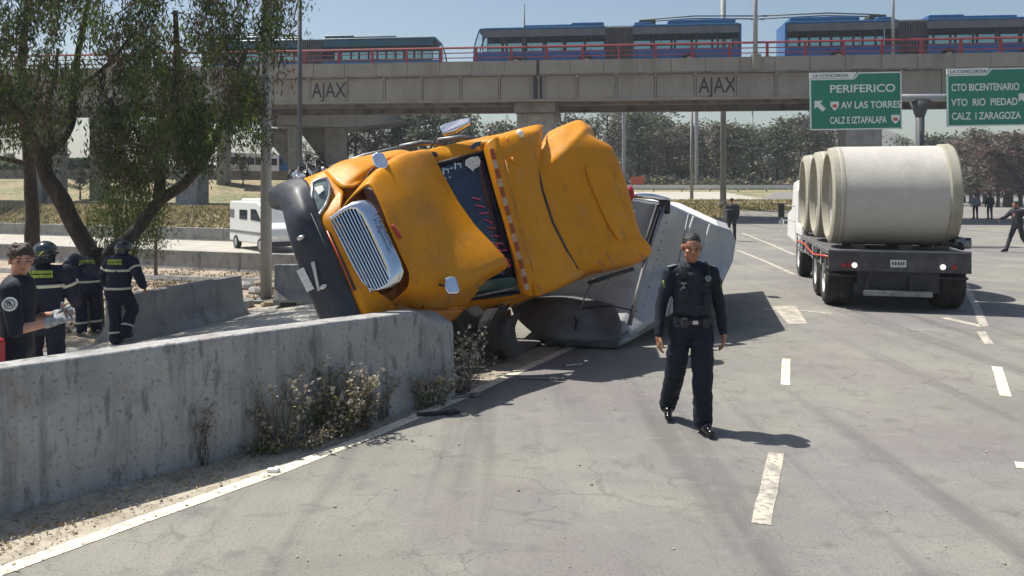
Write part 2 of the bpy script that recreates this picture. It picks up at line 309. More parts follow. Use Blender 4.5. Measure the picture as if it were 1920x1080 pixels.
def curve(pts):
    pts = sorted(pts, key=lambda p: p[1])
    def f(y):
        if y <= pts[0][1]: return pts[0][0]+(y-pts[0][1])*(pts[1][0]-pts[0][0])/(pts[1][1]-pts[0][1])
        for (x0, y0), (x1, y1) in zip(pts, pts[1:]):
            if y <= y1: return x0+(x1-x0)*(y-y0)/(y1-y0)
        return pts[-1][0]+(y-pts[-1][1])*(pts[-1][0]-pts[-2][0])/(pts[-1][1]-pts[-2][1])
    return f
xs = [-3000, -1200, -500, -260, -160]+[-110+i*1.5 for i in range(27)]+[-69+i*.75 for i in range(170)]+[60, 66, 75, 90, 120, 200, 400, 1000, 3000]
ys = [-40, -10, 0]+[1+i*.7 for i in range(145)]+[105, 115, 130, 160, 220, 350, 700, 1500, 4000, 7000]
gr = sheet('ground', xs, ys, M['dirt'], -.02)
gr.data.materials.append(M['field'])
for p in gr.data.polygons:
    if p.center.y > 58 or (p.center.x < -6 and p.center.y+.41*(p.center.x+25) > 48.2): p.material_index = 1
# far hills
mb = MB(); 
def hillrow(y, hs): return [(x, y, h) for x, h in hs]
pts = [(-4000+i*100, 10+330*math.exp(-((-4000+i*100-1500)/380)**2)+30*math.exp(-((-4000+i*100+1400)/700)**2)+12*mnoise.noise(Vector((i*.35, 0, 0)))) for i in range(100)]
mb.grid([[(x, 3000, -10) for x, h in pts], [(x, 3300, h*.7) for x, h in pts], [(x, 3700, h) for x, h in pts], [(x, 4300, -10) for x, h in pts]])
tag(mb.build('hills', M['hill'], smooth=True), kind='structure')

# asphalt
LB = curve([(-8., 0.), tuple(G(-30, 1078)[:2]), tuple(G(520, 878)[:2]), tuple(G(860, 744)[:2]), tuple(G(1060, 652)[:2]), (1.6, 14.5), (4.4, 21.5), (6.6, 26.8), (9.6, 37.5), (15.5, 57), (26, 80), (62, 160), (420, 900)])
RB = lambda y: 26+y*.62
ya = [0, 1, 2, 3]+[3.5+i*.25 for i in range(70)]+[21+i*1.5 for i in range(26)]+[62, 70, 85, 110, 160, 260, 500, 900]
sheet('road', [i/14 for i in range(15)], ya, M['asphalt'], .0, lo=lambda y: LB(y)+.05*mnoise.noise(Vector((y*2.1, 3, 0))), hi=RB)
# dust shoulder between the barrier and the edge line
sheet('shoulder', [i/8 for i in range(9)], [2.5+i*.15 for i in range(58)], M['dust'], -.004, lo=lambda y: LB(y)-2.3, hi=lambda y: LB(y)+.05+.1*mnoise.noise(Vector((y*1.7, 0, 0))), wob=.008)
# lane behind the barrier
sheet('side_lane', [i/8 for i in range(9)], [5.5+i*.4 for i in range(66)], M['lane'], .015, lo=curve([(-9.5, 7), (-7.6, 11), (-6.25, 13.1), (-5.15, 15.3), (-3.3, 20), (-.5, 32)]), hi=curve([(-4.2, 5.5), (-2.6, 7.6), (-2.4, 9.6), (-2.0, 14.5), (1.2, 21.5), (2.5, 32)]))
sheet('wreck_shade_sheet', [i/8 for i in range(9)], [7.9+i*.3 for i in range(80)], M['asphalt'], .018, lo=curve([(-1.6, 7.9), (-2.3, 9.6), (-1.9, 14.5), (1.3, 21.5), (2.6, 32)]), hi=lambda y: max(LB(y)-.42, -1.4))  # darker asphalt in place of pale lane, painting shade under the wreck
# service road beyond
def slant(name, b0, b1, m, dz):
    rows = []
    for k in range(9):
        bb_ = b0+(b1-b0)*k/8; rows.append([(x, bb_-.41*(x+25), hz(x, bb_-.41*(x+25))+dz) for x in [-95+i*2 for i in range(45)]])
    MB().grid(rows).build(name, m, smooth=True)['kind'] = 'structure'
slant('service_road', 35.6, 47.7, M['lane'], .03)
slant('upper_path', 52, 55, M['lane'], .04)
sheet('upper_road', [-90+i*3 for i in range(28)], [77, 80, 84, 88, 96], M['lane'], .03)
sheet('road_beyond', [-8+i*2 for i in range(16)], [63.5, 64.5, 66, 70, 76, 84], M['lane'], .04)
# painted markings (flat sheets a few mm over the asphalt)
def ribbon(name, pix, w, m, lift=.004, label=None):
    c = [G(*p) for p in pix]; rows = []
    fine = []
    for a, b in zip(c, c[1:]):
        k = max(1, int((b-a).length/.3))
        for i in range(k): fine.append(a.lerp(b, i/k))
    fine.append(c[-1])
    for i, p in enumerate(fine):
        d = (fine[min(i+1, len(fine)-1)]-fine[max(0, i-1)]).normalized(); n = Vector((-d.y, d.x, 0)); e = .008*mnoise.noise(p*9)
        rows.append([p-n*(w/2+e)+Vector((0, 0, lift)), p+n*(w/2-e)+Vector((0, 0, lift))])
    mb = MB().grid(rows); o = mb.build(name, m); o['kind'] = 'structure'; return o
ribbon('edge_line', [(-40, 1090), (0, 1072), (260, 978), (520, 885), (700, 815), (860, 748), (960, 702), (1060, 657), (1110, 632)], .13, M['paint'])
ribbon('edge_line', [(1382, 469), (1430, 488), (1490, 515)], .13, M['paint_worn'])
ribbon('edge_line', [(1392, 437), (1440, 456), (1490, 478)], .15, M['paint_worn'])
ribbon('edge_line', [(1432, 580), (1500, 582), (1560, 588)], .12, M['paint_worn'])
ribbon('edge_line', [(1845, 611), (1828, 570), (1806, 528), (1790, 505)], .13, M['paint_worn'])
ribbon('edge_line', [(1770, 596), (1845, 613)], .16, M['paint_worn'])
for i, (a, b, w, m) in enumerate([((1427, 983), (1456, 850), .125, 'paint_worn'), ((1473, 722), (1474, 673), .1, 'paint'), ((1886, 743), (1869, 688), .11, 'paint'), ((1855, 646), (1840, 622), .12, 'paint_worn'), ((1925, 880), (1919, 868), .13, 'paint')]):
    ribbon('lane_dash', [a, b], w, M[m])
mb = MB(); q = [G(*p)+Vector((0, 0, .005)) for p in ((1447, 574), (1492, 574), (1514, 607), (1478, 608))]; mb.add(q, [(0, 1, 2, 3)]); tag(mb.build('arrow_marking', M['paint_worn']), kind='structure')

# ------------------------------------------------------------------ near concrete barrier
def wall_profile(path, prof, mi=0):
    """path: list of (x,y,z) base centre points, prof: (offset, height) closed loop"""
    mb = MB(); rows = []
    for i, p in enumerate(path):
        d = (Vector(path[min(i+1, len(path)-1)])-Vector(path[max(0, i-1)])); d.z = 0; d.normalize(); n = Vector((d.y, -d.x, 0))
        rows.append([Vector(p)+n*o+Vector((0, 0, h)) for o, h in prof])
    m = len(prof); mb.grid([r+[r[0]] for r in rows]); mb.add(rows[0], [tuple(range(m))]); mb.add(rows[-1], [tuple(reversed(range(m)))])
    return mb
bar = empty('concrete_barrier', (-2.2, 7.1, 0)); tag(bar, 'long weathered concrete barrier along the left shoulder, its far end under the yellow cab', 'barrier')
p0, p1 = Vector((-5.75, 2.75, 0)), Vector((-.52, 8.28, 0))
nn = 3; gaps = .002
for i in range(nn):
    a = p0.lerp(p1, i/nn); b = p0.lerp(p1, (i+1)/nn); d = (b-a).normalized(); a = a+d*gaps/2; b = b-d*gaps/2; pth = []
    dn = Vector((-d.y, d.x, 0))*.235
    for k in range(25):
        q = a.lerp(b, k/24)+dn; 
        if i == nn-1: q = q+Vector((0, 0, -.03*k/24))
        pth.append(q+Vector((0, 0, .004*mnoise.noise(q*2))))
    mb = wall_profile(pth, [(.135, -.05), (.132, .2), (.125, .34), (.118, .44), (.10, .95), (.085, .985), (-.13, .985), (-.15, .95), (-.19, .37), (-.22, -.05)])
    if i == nn-1:                                          # broken, crumbled end
        for q_, v_ in enumerate(mb.v):
            dd = (Vector((v_[0], v_[1], 0))-p1).length
            if dd < .55 and v_[2] > .3:
                t_ = (1-dd/.55); mb.v[q_] = (v_[0], v_[1], v_[2]*(1-.3*t_**1.3)+.05*mnoise.noise(Vector(v_)*6))
    o = mb.build('barrier_panel', M['concrete'], bar, bevel=.012)
    continue
    mb = wall_profile(pth, [(.15, -.06), (.15, .08), (.146, .367), (-.19, .367), (-.22, -.06)]); mb.build('barrier_foot', M['concrete_lower'], bar, bevel=.01)

# ------------------------------------------------------------------ jersey blocks behind
def jersey(loc, L, rz, label, tilt=0., h=.78, z=None, rest=False):
    o = empty('jersey_block', loc, True, rz); tag(o, label, 'concrete block', 'loose jersey blocks on the side lane')
    o.rotation_euler = (0, tilt, rz)
    pr = [(-.28, 0), (-.28, .09), (-.13, .3), (-.085, h), (.085, h), (.13, .3), (.28, .09), (.28, 0)]
    mb = MB(); mb.prism([Vector((-L/2, a, b)) for a, b in pr], (L, 0, 0)); mb.build('block', M['concrete_old'], o, bevel=.015)
    for sx in (-1, 1):
        mb = MB(); mb.bb(sx*L*.28-.15, sx*L*.28+.15, -.285, -.279, 0, .055); mb.build('lift_slot', M['black'], o)
    return o
a, b = Vector((-6.4, 12.9, 0)), Vector((-5.25, 15.2, 0)); mid = (a+b)/2
jersey((mid.x, mid.y, hz(mid.x, mid.y)-.03), 2.75, math.atan2(b.y-a.y, b.x-a.x), 'grey jersey barrier block lying along the lane behind the walking firefighter', tilt=-.03, h=.8)
jersey((-3.95, 15.6, hz(-3.95, 15.6)), 1.3, math.radians(8), 'dark short jersey block end on between the grey lamp pole and the truck bumper', h=.76)

# ------------------------------------------------------------------ far walls on the left
def long_wall(name, a, b, h, seg, label, m='concrete_old', cat='wall', th=.22):
    a, b = Vector((*a, 0)), Vector((*b, 0)); n = max(1, int((b-a).length/seg)); o = empty(name, ((a.x+b.x)/2, (a.y+b.y)/2, hz((a.x+b.x)/2, (a.y+b.y)/2))); tag(o, label, cat)
    for i in range(n):
        p = a.lerp(b, i/n); q = a.lerp(b, (i+1)/n); d = (q-p).normalized(); p += d*.02; q -= d*.02
        p.z = hz(p.x, p.y)-.1; q.z = hz(q.x, q.y)-.1; mb = wall_profile([p, q], [(th/2+.08, 0), (th/2, .25), (th/2, h+.1), (-th/2, h+.1), (-th/2, 0)]); mb.build('wall_panel', M[m], o, bevel=.015)
    return o
long_wall('median_wall', (-42, 41.3), (-2.5, 25.9), .66, 3.6, 'long low concrete wall in front of the white ambulance on the left')
long_wall('median_wall', (-56, 61), (-6, 40.4), .72, 3.4, 'low concrete wall behind the service road with a dry grass bank above it')
o = long_wall('kerb', (-34, 34.6), (-2.5, 22.4), .12, 4, 'low kerb in the dirt in front of the lower concrete wall', cat='kerb', th=.3)
long_wall('parapet', (-66, 76.5), (-20, 74), .8, 4, 'dark low parapet along the upper road behind the grass bank', m='bridge_dark')

# ------------------------------------------------------------------ the viaduct
BE = Vector((1, -.106, 0)).normalized(); BN = Vector((.106, 1, 0)).normalized(); B0 = Vector((0, 52.65, 0))
def bx(px):                                            # image column -> metres along the viaduct
    k = (px-CX)/FPX; Y = 52.65/(1+.106*k); return (Vector((k*Y, Y, 0))-B0).dot(BE)
br = empty('viaduct', tuple(B0), True); br.rotation_euler = (0, 0, math.atan2(BE.y, BE.x)); tag(br, 'long concrete road viaduct crossing the whole picture with AJAX painted on its girder', 'bridge')
j0 = bx(1010); S0 = 2.5
x = j0-34*2.585; k = 0
while x < 62:
    S0 = 2.585 if x < j0-.1 else 2.52
    if abs(x-j0) > .1 or True:
        a, b = x+.03, x+S0-.03
        mb = MB(); mb.bb(a+.06, b-.06, 0, .35, 7.98, 9.52); mb.build('girder_panel', M['bridge'], br)
    mb = MB(); mb.bb(x-.05, x+.05, -.045, .2, 8.02, 9.5); mb.bb(x-.1, x+.1, -.26, 0, 9.38, 9.56); mb.build('girder_rib', M['bridge'], br, bevel=.01)
    x += S0
mb = MB(); mb.bb(-90, 62, -.06, .5, 7.88, 8.02); mb.build('bottom_flange', M['bridge'], br, bevel=.02)
mb = MB(); mb.bb(-90, 62, .3, 10.2, 9.5, 9.95); mb.bb(-90, 62, 4, 4.5, 8, 9.5); mb.bb(-90, 62, 9.4, 9.9, 8, 9.5); mb.bb(-90, 62, -.35, .3, 9.54, 9.64); mb.build('deck', M['bridge_dark'], br)
mb = MB(); mb.bb(-90, 62, .1, 10, 9.95, 10.08); mb.build('roadway', M['asphalt'], br)
x = bx(1008)-30*2.15
while x < 62:
    mb = MB(); mb.bb(x+.012, x+2.15-.012, -.36, -.12, 9.64, 10.5+.01*rnd.random()); mb.build('parapet_panel', M['bridge'], br, bevel=.015); x += 2.15
mb = MB(); mb.bb(-90, 62, 9.9, 10.1, 9.9, 10.5); mb.build('far_parapet', M['bridge'], br)
mb = MB(); mb.bb(j0-.35, j0+.35, -.02, .3, 8.0, 9.5); mb.bb(j0-.12, j0+.06, -.38, -.3, 9.5, 10.52); mb.build('expansion_joint', M['black'], br)
mb = MB(); mb.tube([(j0+.3, -.2, 9.5), (j0+.32, -.2, 8.0)], .07); mb.tube([(j0-.55, -.2, 9.5), (j0-.5, -.2, 8.0)], .05); mb.build('drain_pipe', M['bridge_dark'], br)
for pc, w in ((1001, 2.5), (1632, 2.25), (332, 1.6), (332-640, 1.9)):
    X = bx(pc); mb = MB(); mb.bb(X-w/2, X+w/2, 1.2, 3.0, -1.6, 7.2); mb.build('pier', M['concrete_old'], br, bevel=.06)
    mb = MB(); mb.bb(X-w/2-.12, X+w/2+.12, .5, 9.5, 7.2, 7.88); mb.build('pier_cap', M['bridge_dark'], br, bevel=.04)
# railing: posts and rails
rail = []
X = bx(1437); st = 2.33; X0 = X-28*st; n = 54
for i in range(n):
    x = X0+i*st; mb = MB(); mb.box((x, -.24, 10.5+.46), (.17, .12, .92)); mb.box((x, -.24, 10.52), (.3, .24, .04)); mb.build('rail_post', M['rail'], br, bevel=.01)
for z, r in ((11.42, .075), (11.08, .035), (10.76, .035)):
    mb = MB(); mb.tube([(-90, -.24, z), (62, -.24, z)], r, 6); mb.build('handrail', M['rail'], br)
mb = MB(); mb.tube([(-90, 10, 11.4), (62, 10, 11.4)], .07, 6)
for i in range(n): mb.box((X0+i*st, 10, 10.95), (.14, .1, .9))
mb.build('far_railing', M['rail'], br)
for (a, b) in ((585, 648), (1310, 1379)):
    xa, xb = bx(a), bx(b); o = text('AJAX', 'painted_lettering', 1.42, M['letter'], br, (xa, -.006, 8.3), (PI/2, 0, 0), .003, sx=.72, off=.012)
# pale ribbed columns and old flyover behind, seen through the near tree
for (pc, w, Y) in ((72, 1.3, 64), (108, 1.0, 64), (420, .9, 72), (188, 1.2, 66)):
    X = (pc-CX)/FPX*Y; o = empty('flyover_column', (X, Y, hz(X, Y))); tag(o, {72: 'pale wide flyover column at far left behind the tree trunk', 108: 'narrower pale flyover column behind the left tree fork', 420: 'slim grey flyover column right of the leaning tree limb', 188: 'grey flyover column behind the middle of the tree crown'}[pc], 'column')
    mb = MB(); mb.bb(X-w/2, X+w/2, Y-.6, Y+.6, hz(X, Y)-1, 9.4); mb.build('shaft', M['concrete_old'], o, bevel=.05)
    mb = MB(); mb.bb(X-w/2-.5, X+w/2+.5, Y-1, Y+1, 9.4, 10.2); mb.build('column_cap', M['bridge_dark'], o, bevel=.05)
fo = empty('flyover', (-16, 71, 2.6)); tag(fo, 'brown concrete flyover ramp passing behind the viaduct above the parked vehicles', 'bridge')
mb = MB()
def ZP(px, py, Y): return P(px, py, Y)
top = [ZP(490, 188, 70), ZP(560, 190, 70.5), ZP(650, 193, 73), ZP(760, 200, 80)]; bot = [ZP(490, 232, 70), ZP(560, 234, 70.5), ZP(650, 238, 73), ZP(760, 226, 80)]
rows = [[t+Vector((0, 7, 0)), t, t.lerp(b_, .45), t.lerp(b_, .46)+Vector((0, .5, 0)), b_+Vector((0, .5, 0)), b_+Vector((0, 7, 0))] for t, b_ in zip(top, bot)]
mb.grid(rows); mb.build('deck', M['bridge'], fo)
for k, (t, b_) in enumerate(zip(top, bot)):
    if k < 3:
        mb = MB(); t2, b2 = top[k+1], bot[k+1]; mb.tube([t.lerp(b_, .2)-Vector((0, .1, 0)), t2.lerp(b2, .2)-Vector((0, .1, 0))], .09, 4); mb.build('ledge', M['bridge_dark'], fo)
for pc, w, yy in ((547, 16, 71), (625, 34, 74)):
    mb = MB(); a = ZP(pc-w/2, 240, yy); b_ = ZP(pc+w/2, 240, yy); zb = hz(a.x, yy)-.5; mb.bb(a.x, b_.x, yy, yy+2.2, zb, a.z)
    mb.build('pier', M['concrete_old'], fo, bevel=.05)
    mb = MB(); mb.prism([Vector((a.x-2.6, yy+.3, a.z)), Vector((a.x, yy+.3, a.z-3.4)), Vector((a.x, yy+.3, a.z))], (0, 1.4, 0)); mb.build('haunch', M['bridge_dark'], fo)

# ------------------------------------------------------------------ poles
def pole(name, px, y0, y1, Y, w0, w1, m, label, cat='lamp post', group=None, base=None, z0=None):
    X = (px-CX)/FPX*Y; zb = z0 if z0 is not None else hz(X, Y)-.05; zt = P(px, y1, Y).z; o = empty(name, (X, Y, zb)); tag(o, label, cat, group)
    mb = MB(); mb.tube([(X, Y, zb), (X, Y, (zb+zt)/2), (X, Y, zt)], [w0/2, (w0+w1)/4, w1/2], 12); mb.build('shaft', M[m], o, smooth=True)
    return o, X, zb, zt
o, X, zb, zt = pole('lamp_post', 499, 570, -330, 17.2, .25, .19, 'pole_grey', 'thick grey steel lamp post standing in dirt between ambulance and wreck')
MB().box((X, 17.2, zb+.06), (.5, .5, .06)).build('base_plate', M['dull_metal'], o, bevel=.01)
mb = MB(); mb.tube([(X, 17.2, zt-.1), (X+.5, 17.2, zt+.5), (X+2, 17.2, zt+.7)], .05, 8); mb.build('arm', M['pole_grey'], o, smooth=True)
for bxo in (-.18, .18): MB().tube([(X+bxo, 17.05, zb+.05), (X+bxo, 17.05, zb+.16)], .018, 6).build('anchor_bolt', M['dull_metal'], o)
o, X, zb, zt = pole('lamp_post', 562, 330, -60, 40, .25, .2, 'pole_dark', 'thin dark lamp post rising behind the truck bumper in front of AJAX')
MB().tube([(X, 40, zt-.2), (X+1.5, 40, zt+.1)], .05, 6).build('arm', M['pole_dark'], o)
o, X, zb, zt = pole('lamp_post', 1356, 378, -70, 63, .5, .4, 'pole_grey', 'grey tall post on the grass bank behind the viaduct between trees')
MB().box((X, 63, zb+.1), (.9, .9, .16)).build('base_plate', M['concrete_old'], o)
o, X, zb, zt = pole('utility_pole', 1297, 364, 180, 66, .3, .2, 'concrete_old', 'slim pale concrete pole leaning among the trees left of the grey post', 'pole')
MB().box((X, 66, zt-.3), (1.2, .1, .1)).build('crossarm', M['concrete_old'], o)
o, X, zb, zt = pole('lamp_post', 1411, 235, 195, 150, .35, .25, 'pole_grey', 'distant high mast light with a ring of lamps above the tree tops')
mb = MB(); mb.lathe([(.2, 0), (1.4, .1), (1.4, .35), (.2, .5)], (X, 150, zt), (0, 0, 1), 10); mb.build('lamp_ring', M['steel'], o)
o, X, zb, zt = pole('post', 292, 506, 430, 26, .12, .1, 'bark_grey', 'rusty thin post stuck in the dirt right of the tree trunk', 'post')
MB().box((X, 26, zb+.05), (.3, .3, .1)).build('footing', M['concrete_old'], o)
def bridge_pole(px, top, w, m, label, block=False, yb=-.24):
    X = bx(px); wpt = B0+BE*X+BN*yb; z1 = CH+(HY-top)/FPX*wpt.y; o = empty('lamp_post', (wpt.x, wpt.y, 10.5)); tag(o, label, 'lamp post')
    mb = MB(); mb.tube([(wpt.x, wpt.y, 10.5 if not block else 9.6), (wpt.x, wpt.y, z1)], [w/2, w*.4], 10); mb.build('shaft', M[m], o, smooth=True)
    if block: MB().box((wpt.x, wpt.y-.1, 10.15), (.52, .55, 1.0)).build('pedestal', M['bridge'], o, bevel=.02)
    else: MB().box((wpt.x, wpt.y, 10.53), (.3, .3, .05)).build('base_plate', M[m], o)
bridge_pole(1415, -80, .3, 'pole_grey', 'grey lamp post on its own concrete pedestal on the viaduct parapet between two buses', True)
bridge_pole(984, 8, .1, 'pole_dark', 'thin short dark pole on the parapet in front of the middle blue bus')
bridge_pole(1674, -60, .2, 'pole_grey', 'dull reddish thin pole on the parapet in front of the right bus', yb=-.05)

# ------------------------------------------------------------------ sign gantry
GY = 31.
ga = empty('sign_gantry', tuple((P(1725, 352, GY).x, GY, 0))); tag(ga, 'grey steel gantry post with round horizontal beam holding green signs', 'gantry')
gx = P(1725, 0, GY).x; bz = P(0, 184, GY).z
mb = MB(); mb.tube([(gx, GY, 0), (gx, GY, bz-.15)], .16, 14); mb.build('post', M['pole_dark'], ga, smooth=True)
mb = MB(); mb.tube([(P(1535, 0, GY).x, GY+.02, bz), (P(2010, 0, GY).x, GY-.4, bz)], .14, 14); mb.build('beam', M['steel'], ga, smooth=True)
mb = MB(); mb.tube([(gx, GY, bz-.75), (gx, GY, bz-.12)], [.16, .38], 14); mb.build('post_head', M['pole_dark'], ga, smooth=True)
mb = MB(); mb.box((gx, GY, .06), (.8, .8, .12)); mb.build('base_plate', M['steel'], ga, bevel=.01)
def sign(pl, pr, yt, yb, Y, label, lines, tab, tilt, arrow=None):
    a = P(pl, yb, Y); b = P(pr, yt, Y-.25); w = b.x-a.x; h = P(pl, yt, Y).z-P(pl, yb, Y).z
    o = empty('road_sign', ((a.x+b.x)/2, Y, a.z), True); o.rotation_euler = (0, -.012, -.06); tag(o, label, 'road sign', 'green direction signs on the gantry')
    # panel outline has a stepped top: the tab sits on the left part
    s = w*tab; th = .22
    mb = MB(); poly = [(-w/2, 0), (w/2, 0), (w/2, h), (-w/2+s+.12, h), (-w/2+s-.06, h-th), (-w/2, h-th)]
    mb.prism([Vector((x, 0, z)) for x, z in poly], (0, .05, 0)); mb.build('panel', M['sign_green'], o)
    mb = MB(); e = .045
    for (x0, z0), (x1, z1) in zip(poly, poly[1:]+poly[:1]):
        d = Vector((x1-x0, 0, z1-z0)).normalized(); mb.prism([Vector((x0, -.012, z0)), Vector((x1, -.012, z1)), Vector((x1, -.012, z1))+Vector((-d.z, 0, d.x))*e, Vector((x0, -.012, z0))+Vector((-d.z, 0, d.x))*e], (0, .008, 0))
    mb.build('border', M['sign_white'], o)
    mb = MB(); mb.prism([Vector((x, -.005, z)) for x, z in ((-w/2, h-th+.02), (-w/2+s-.08, h-th+.02), (-w/2+s+.06, h+.02), (-w/2, h+.02))], (0, .04, 0)); mb.build('tab_panel', M['sign_white'], o)
    text('LA CONCORDIA', 'tab_lettering', .17, M['letter'], o, (-w/2+.12, -.012, h-th+.06), (PI/2, 0, 0), .002, sx=1.05)
    for (t, x, z, sz, sx) in lines: text(t, 'lettering', sz, M['sign_white'], o, (-w/2+x*w, -.006, z*h), (PI/2, 0, 0), .003, sx=sx, off=.006)
    for (x, z, sz) in [s_ for s_ in (arrow or [])]:
        mb = MB(); c = Vector((-w/2+x*w, -.01, z*h))
        pts = [(-.5, .5), (.25, .5), (.02, .27), (.5, -.22), (.22, -.5), (-.27, -.02), (-.5, -.25)]
        mb.prism([c+Vector((px*sz, 0, pz*sz)) for px, pz in pts], (0, .008, 0)); mb.build('arrow', M['sign_white'], o)
    for k in (-.3, .3): MB().box((k*w, .11, h*.5), (.08, .1, h*.8)).build('bracket', M['steel'], o)
    return o, w, h
so1, w, h = sign(1521, 1695, 136, 243, GY-.3, 'green gantry sign reading PERIFERICO, AV LAS TORRES and CALZ E IZTAPALAPA', [('PERIFERICO', .215, .655, .42, 1.13), ('AV LAS TORRES', .34, .375, .37, .86), ('CALZ E IZTAPALAPA', .215, .11, .37, .62)], .5, 0, [(.11, .42, .42)])
for (x, z) in ((.27, .42), (.93, .17)):
    mb = MB(); c = Vector((-w/2+x*w, -.008, z*h)); pts = [(-.15, .17), (.15, .17), (.16, .02), (.09, -.1), (0, -.18), (-.09, -.1), (-.16, .02)]
    mb.prism([c+Vector((a, 0, b)) for a, b in pts], (0, .006, 0)); mb.build('route_shield', M['sign_white'], so1)
    MB().box(c+Vector((0, -.003, 0)), (.16, .004, .12)).build('shield_number', M['reflect_red'], so1)
sign(1779, 1965, 128, 236, GY-.55, 'green gantry sign reading CTO BICENTENARIO, VTO RIO PIEDAD and CALZ I ZARAGOZA', [('CTO BICENTENARIO', .045, .62, .38, .70), ('VTO  RIO  PIEDAD', .045, .36, .38, .78), ('CALZ  I ZARAGOZA', .045, .12, .38, .74)], .42, 0, [(.79, .46, .42)])
# far billboards under the viaduct
for pa, pb, ya_, yb_, lab in ((1247, 1347, 181, 196, 'far grey road sign board seen edge to edge just below the AJAX girder'), (1120, 1204, 186, 200, 'far pinkish grey road sign board behind the trees right of the pier')):
    a, b = P(pa, yb_, 95), P(pb, ya_, 95); o = empty('road_sign', ((a.x+b.x)/2, 95, 2)); tag(o, lab, 'road sign')
    MB().bb(a.x, b.x, 95, 95.15, a.z, b.z+.5).build('panel', M['bus_grey'], o); c = (a.x*.4+b.x*.6); MB().tube([(c, 95.3, 1), (c, 95.3, a.z)], .22, 8).build('post', M['steel'], o)
    for k in range(2): MB().bb(a.x+.4+k*3, a.x+2.9+k*3, 94.97, 95, a.z+.25, b.z-.2).build('legend', M['dull_metal'], o)
# guard rail far right and low white kerb rail
gd = empty('guard_rail', (85, 150, .8)); tag(gd, 'long pale guard rail along the far side of the road under the trees', 'guard rail')
MB().bb(40, 150, 118, 118.1, 1.0, 1.5).build('rail_beam', M['white'], gd)
for k in range(22): MB().bb(40+k*5, 40.25+k*5, 118.12, 118.3, -.2, 1.4).build('rail_post', M['steel'], gd)
gd2 = empty('guard_rail', (18, 84, 2)); tag(gd2, 'low white rail at the top of the grass bank left of the pipe truck', 'guard rail')
MB().bb(9, 34, 85, 85.08, 2.1, 2.5).build('rail_beam', M['white'], gd2)
for k in range(9): MB().bb(9+k*3, 9.15+k*3, 85.09, 85.2, 1.5, 2.45).build('rail_post', M['steel'], gd2)
# ================================================================== OVERTURNED TRACTOR  (u forward, v towards its left side, w up)
WM = Matrix(((-0.164, 0.358, 0.919), (-0.98, -0.169, -0.109), (0.116, -0.918, 0.378)))
_r = np.array([-0.95263359,  0.94467141, -1.57391983]); _t = np.linalg.norm(_r); WM = Matrix.Rotation(_t, 3, Vector(_r/_t)); WT = Vector((-2.85620169, 9.47104729, 1.00371978))
WI = WM.transposed()
def Q(px, py, u):
    d = Vector(((px-CX)/FPX, 1, (HY-py)/FPX)); dl = WI @ d; ol = WI @ (Vector((0, 0, CH))-WT); return ol+dl*((u-ol.x)/dl.x)
def QV(px, py, v):
    d = Vector(((px-CX)/FPX, 1, (HY-py)/FPX)); dl = WI @ d; ol = WI @ (Vector((0, 0, CH))-WT); return ol+dl*((v-ol.y)/dl.y)
wk = empty('overturned_truck', tuple(WT), True); KS = .865; wk.matrix_world = Matrix.Translation(Vector((0, 0, CH))+(WT-Vector((0, 0, CH)))*KS) @ WM.to_4x4() @ Matrix.Scale(KS, 4)
tag(wk, 'yellow bonneted tractor unit overturned on its side across the concrete barrier', 'truck')
def patch(name, rows, m, solid=.02, sub=2, parent=None, off=None):
    mb = MB(); mb.grid(cr_grid([[Q(*p) if len(p) == 3 else Vector(p[1:]) for p in r] for r in rows], 5)); return mb.build(name, m, parent or wk, smooth=True, solid=solid)
def ring(pts, m_, name, r=.012, parent=None, closed=True, n=6):
    mb = MB(); pts = [Vector(p) for p in pts]; mb.tube(pts+([pts[0], pts[1]] if closed else []), r, n, caps=not closed); return mb.build(name, m_, parent or wk, smooth=True)
L = lambda u, v, w: (None, u, v, w)
# --- bonnet
hood = patch('hood', [
 [(641, 392, -.14), (664, 366, -.18), (692, 347, -.19), (714, 383, -.14), (732, 430, -.1), (754, 480, -.1), (768, 512, -.14), (764, 540, -.25), (735, 566, -.4)],
 [(672, 352, -.58), (690, 334, -.48), (706, 326, -.42), (732, 374, -.36), (755, 428, -.33), (775, 482, -.33), (790, 520, -.37), (785, 550, -.45), (750, 575, -.6)],
 [(700, 325, -.85), (716, 312, -.75), (735, 308, -.7), (765, 362, -.66), (790, 422, -.64), (815, 480, -.66), (836, 524, -.7), (832, 548, -.75), (790, 578, -.85)],
 [(735, 302, -1.25), (745, 293, -1.15), (765, 292, -1.1), (795, 345, -1.1), (824, 405, -1.1), (853, 460, -1.12), (888, 512, -1.15), (886, 536, -1.2), (830, 579, -1.3)],
 [(772, 288, -1.7), (785, 283, -1.66), (803, 284, -1.64), (822, 322, -1.66), (852, 376, -1.68), (886, 424, -1.7), (945, 493, -1.72), (905, 526, -1.78), (866, 577, -1.75)],
 [(776, 288, -1.78), (790, 283, -1.74), (808, 288, -1.72), (827, 324, -1.73), (857, 378, -1.74), (891, 426, -1.75), (953, 494, -1.77), (912, 525, -1.84), (870, 576, -1.85)]], M['yellow'], .025)
ring([Q(813, 319, -1.70), Q(790, 340, -1.42), Q(768, 362, -1.16), Q(750, 385, -.98)], M['yellow'], 'hood_crease', .014, hood, False)
ring([Q(p[0], p[1], p[2]+.012) for p in ((808, 288, -1.72), (827, 324, -1.73), (857, 378, -1.74), (891, 426, -1.75), (925, 460, -1.76), (953, 494, -1.77))], M['yellow'], 'hood_edge', .014, hood, False)
ring([Q(735, 422, -.09), Q(742, 432, -.12), Q(752, 447, -.14)], M['red'], 'hood_latch', .02, hood, False)
ring([Q(793, 577, -.8), Q(797, 560, -.72), Q(820, 545, -.72)], M['black'], 'side_latch', .012, hood, False)
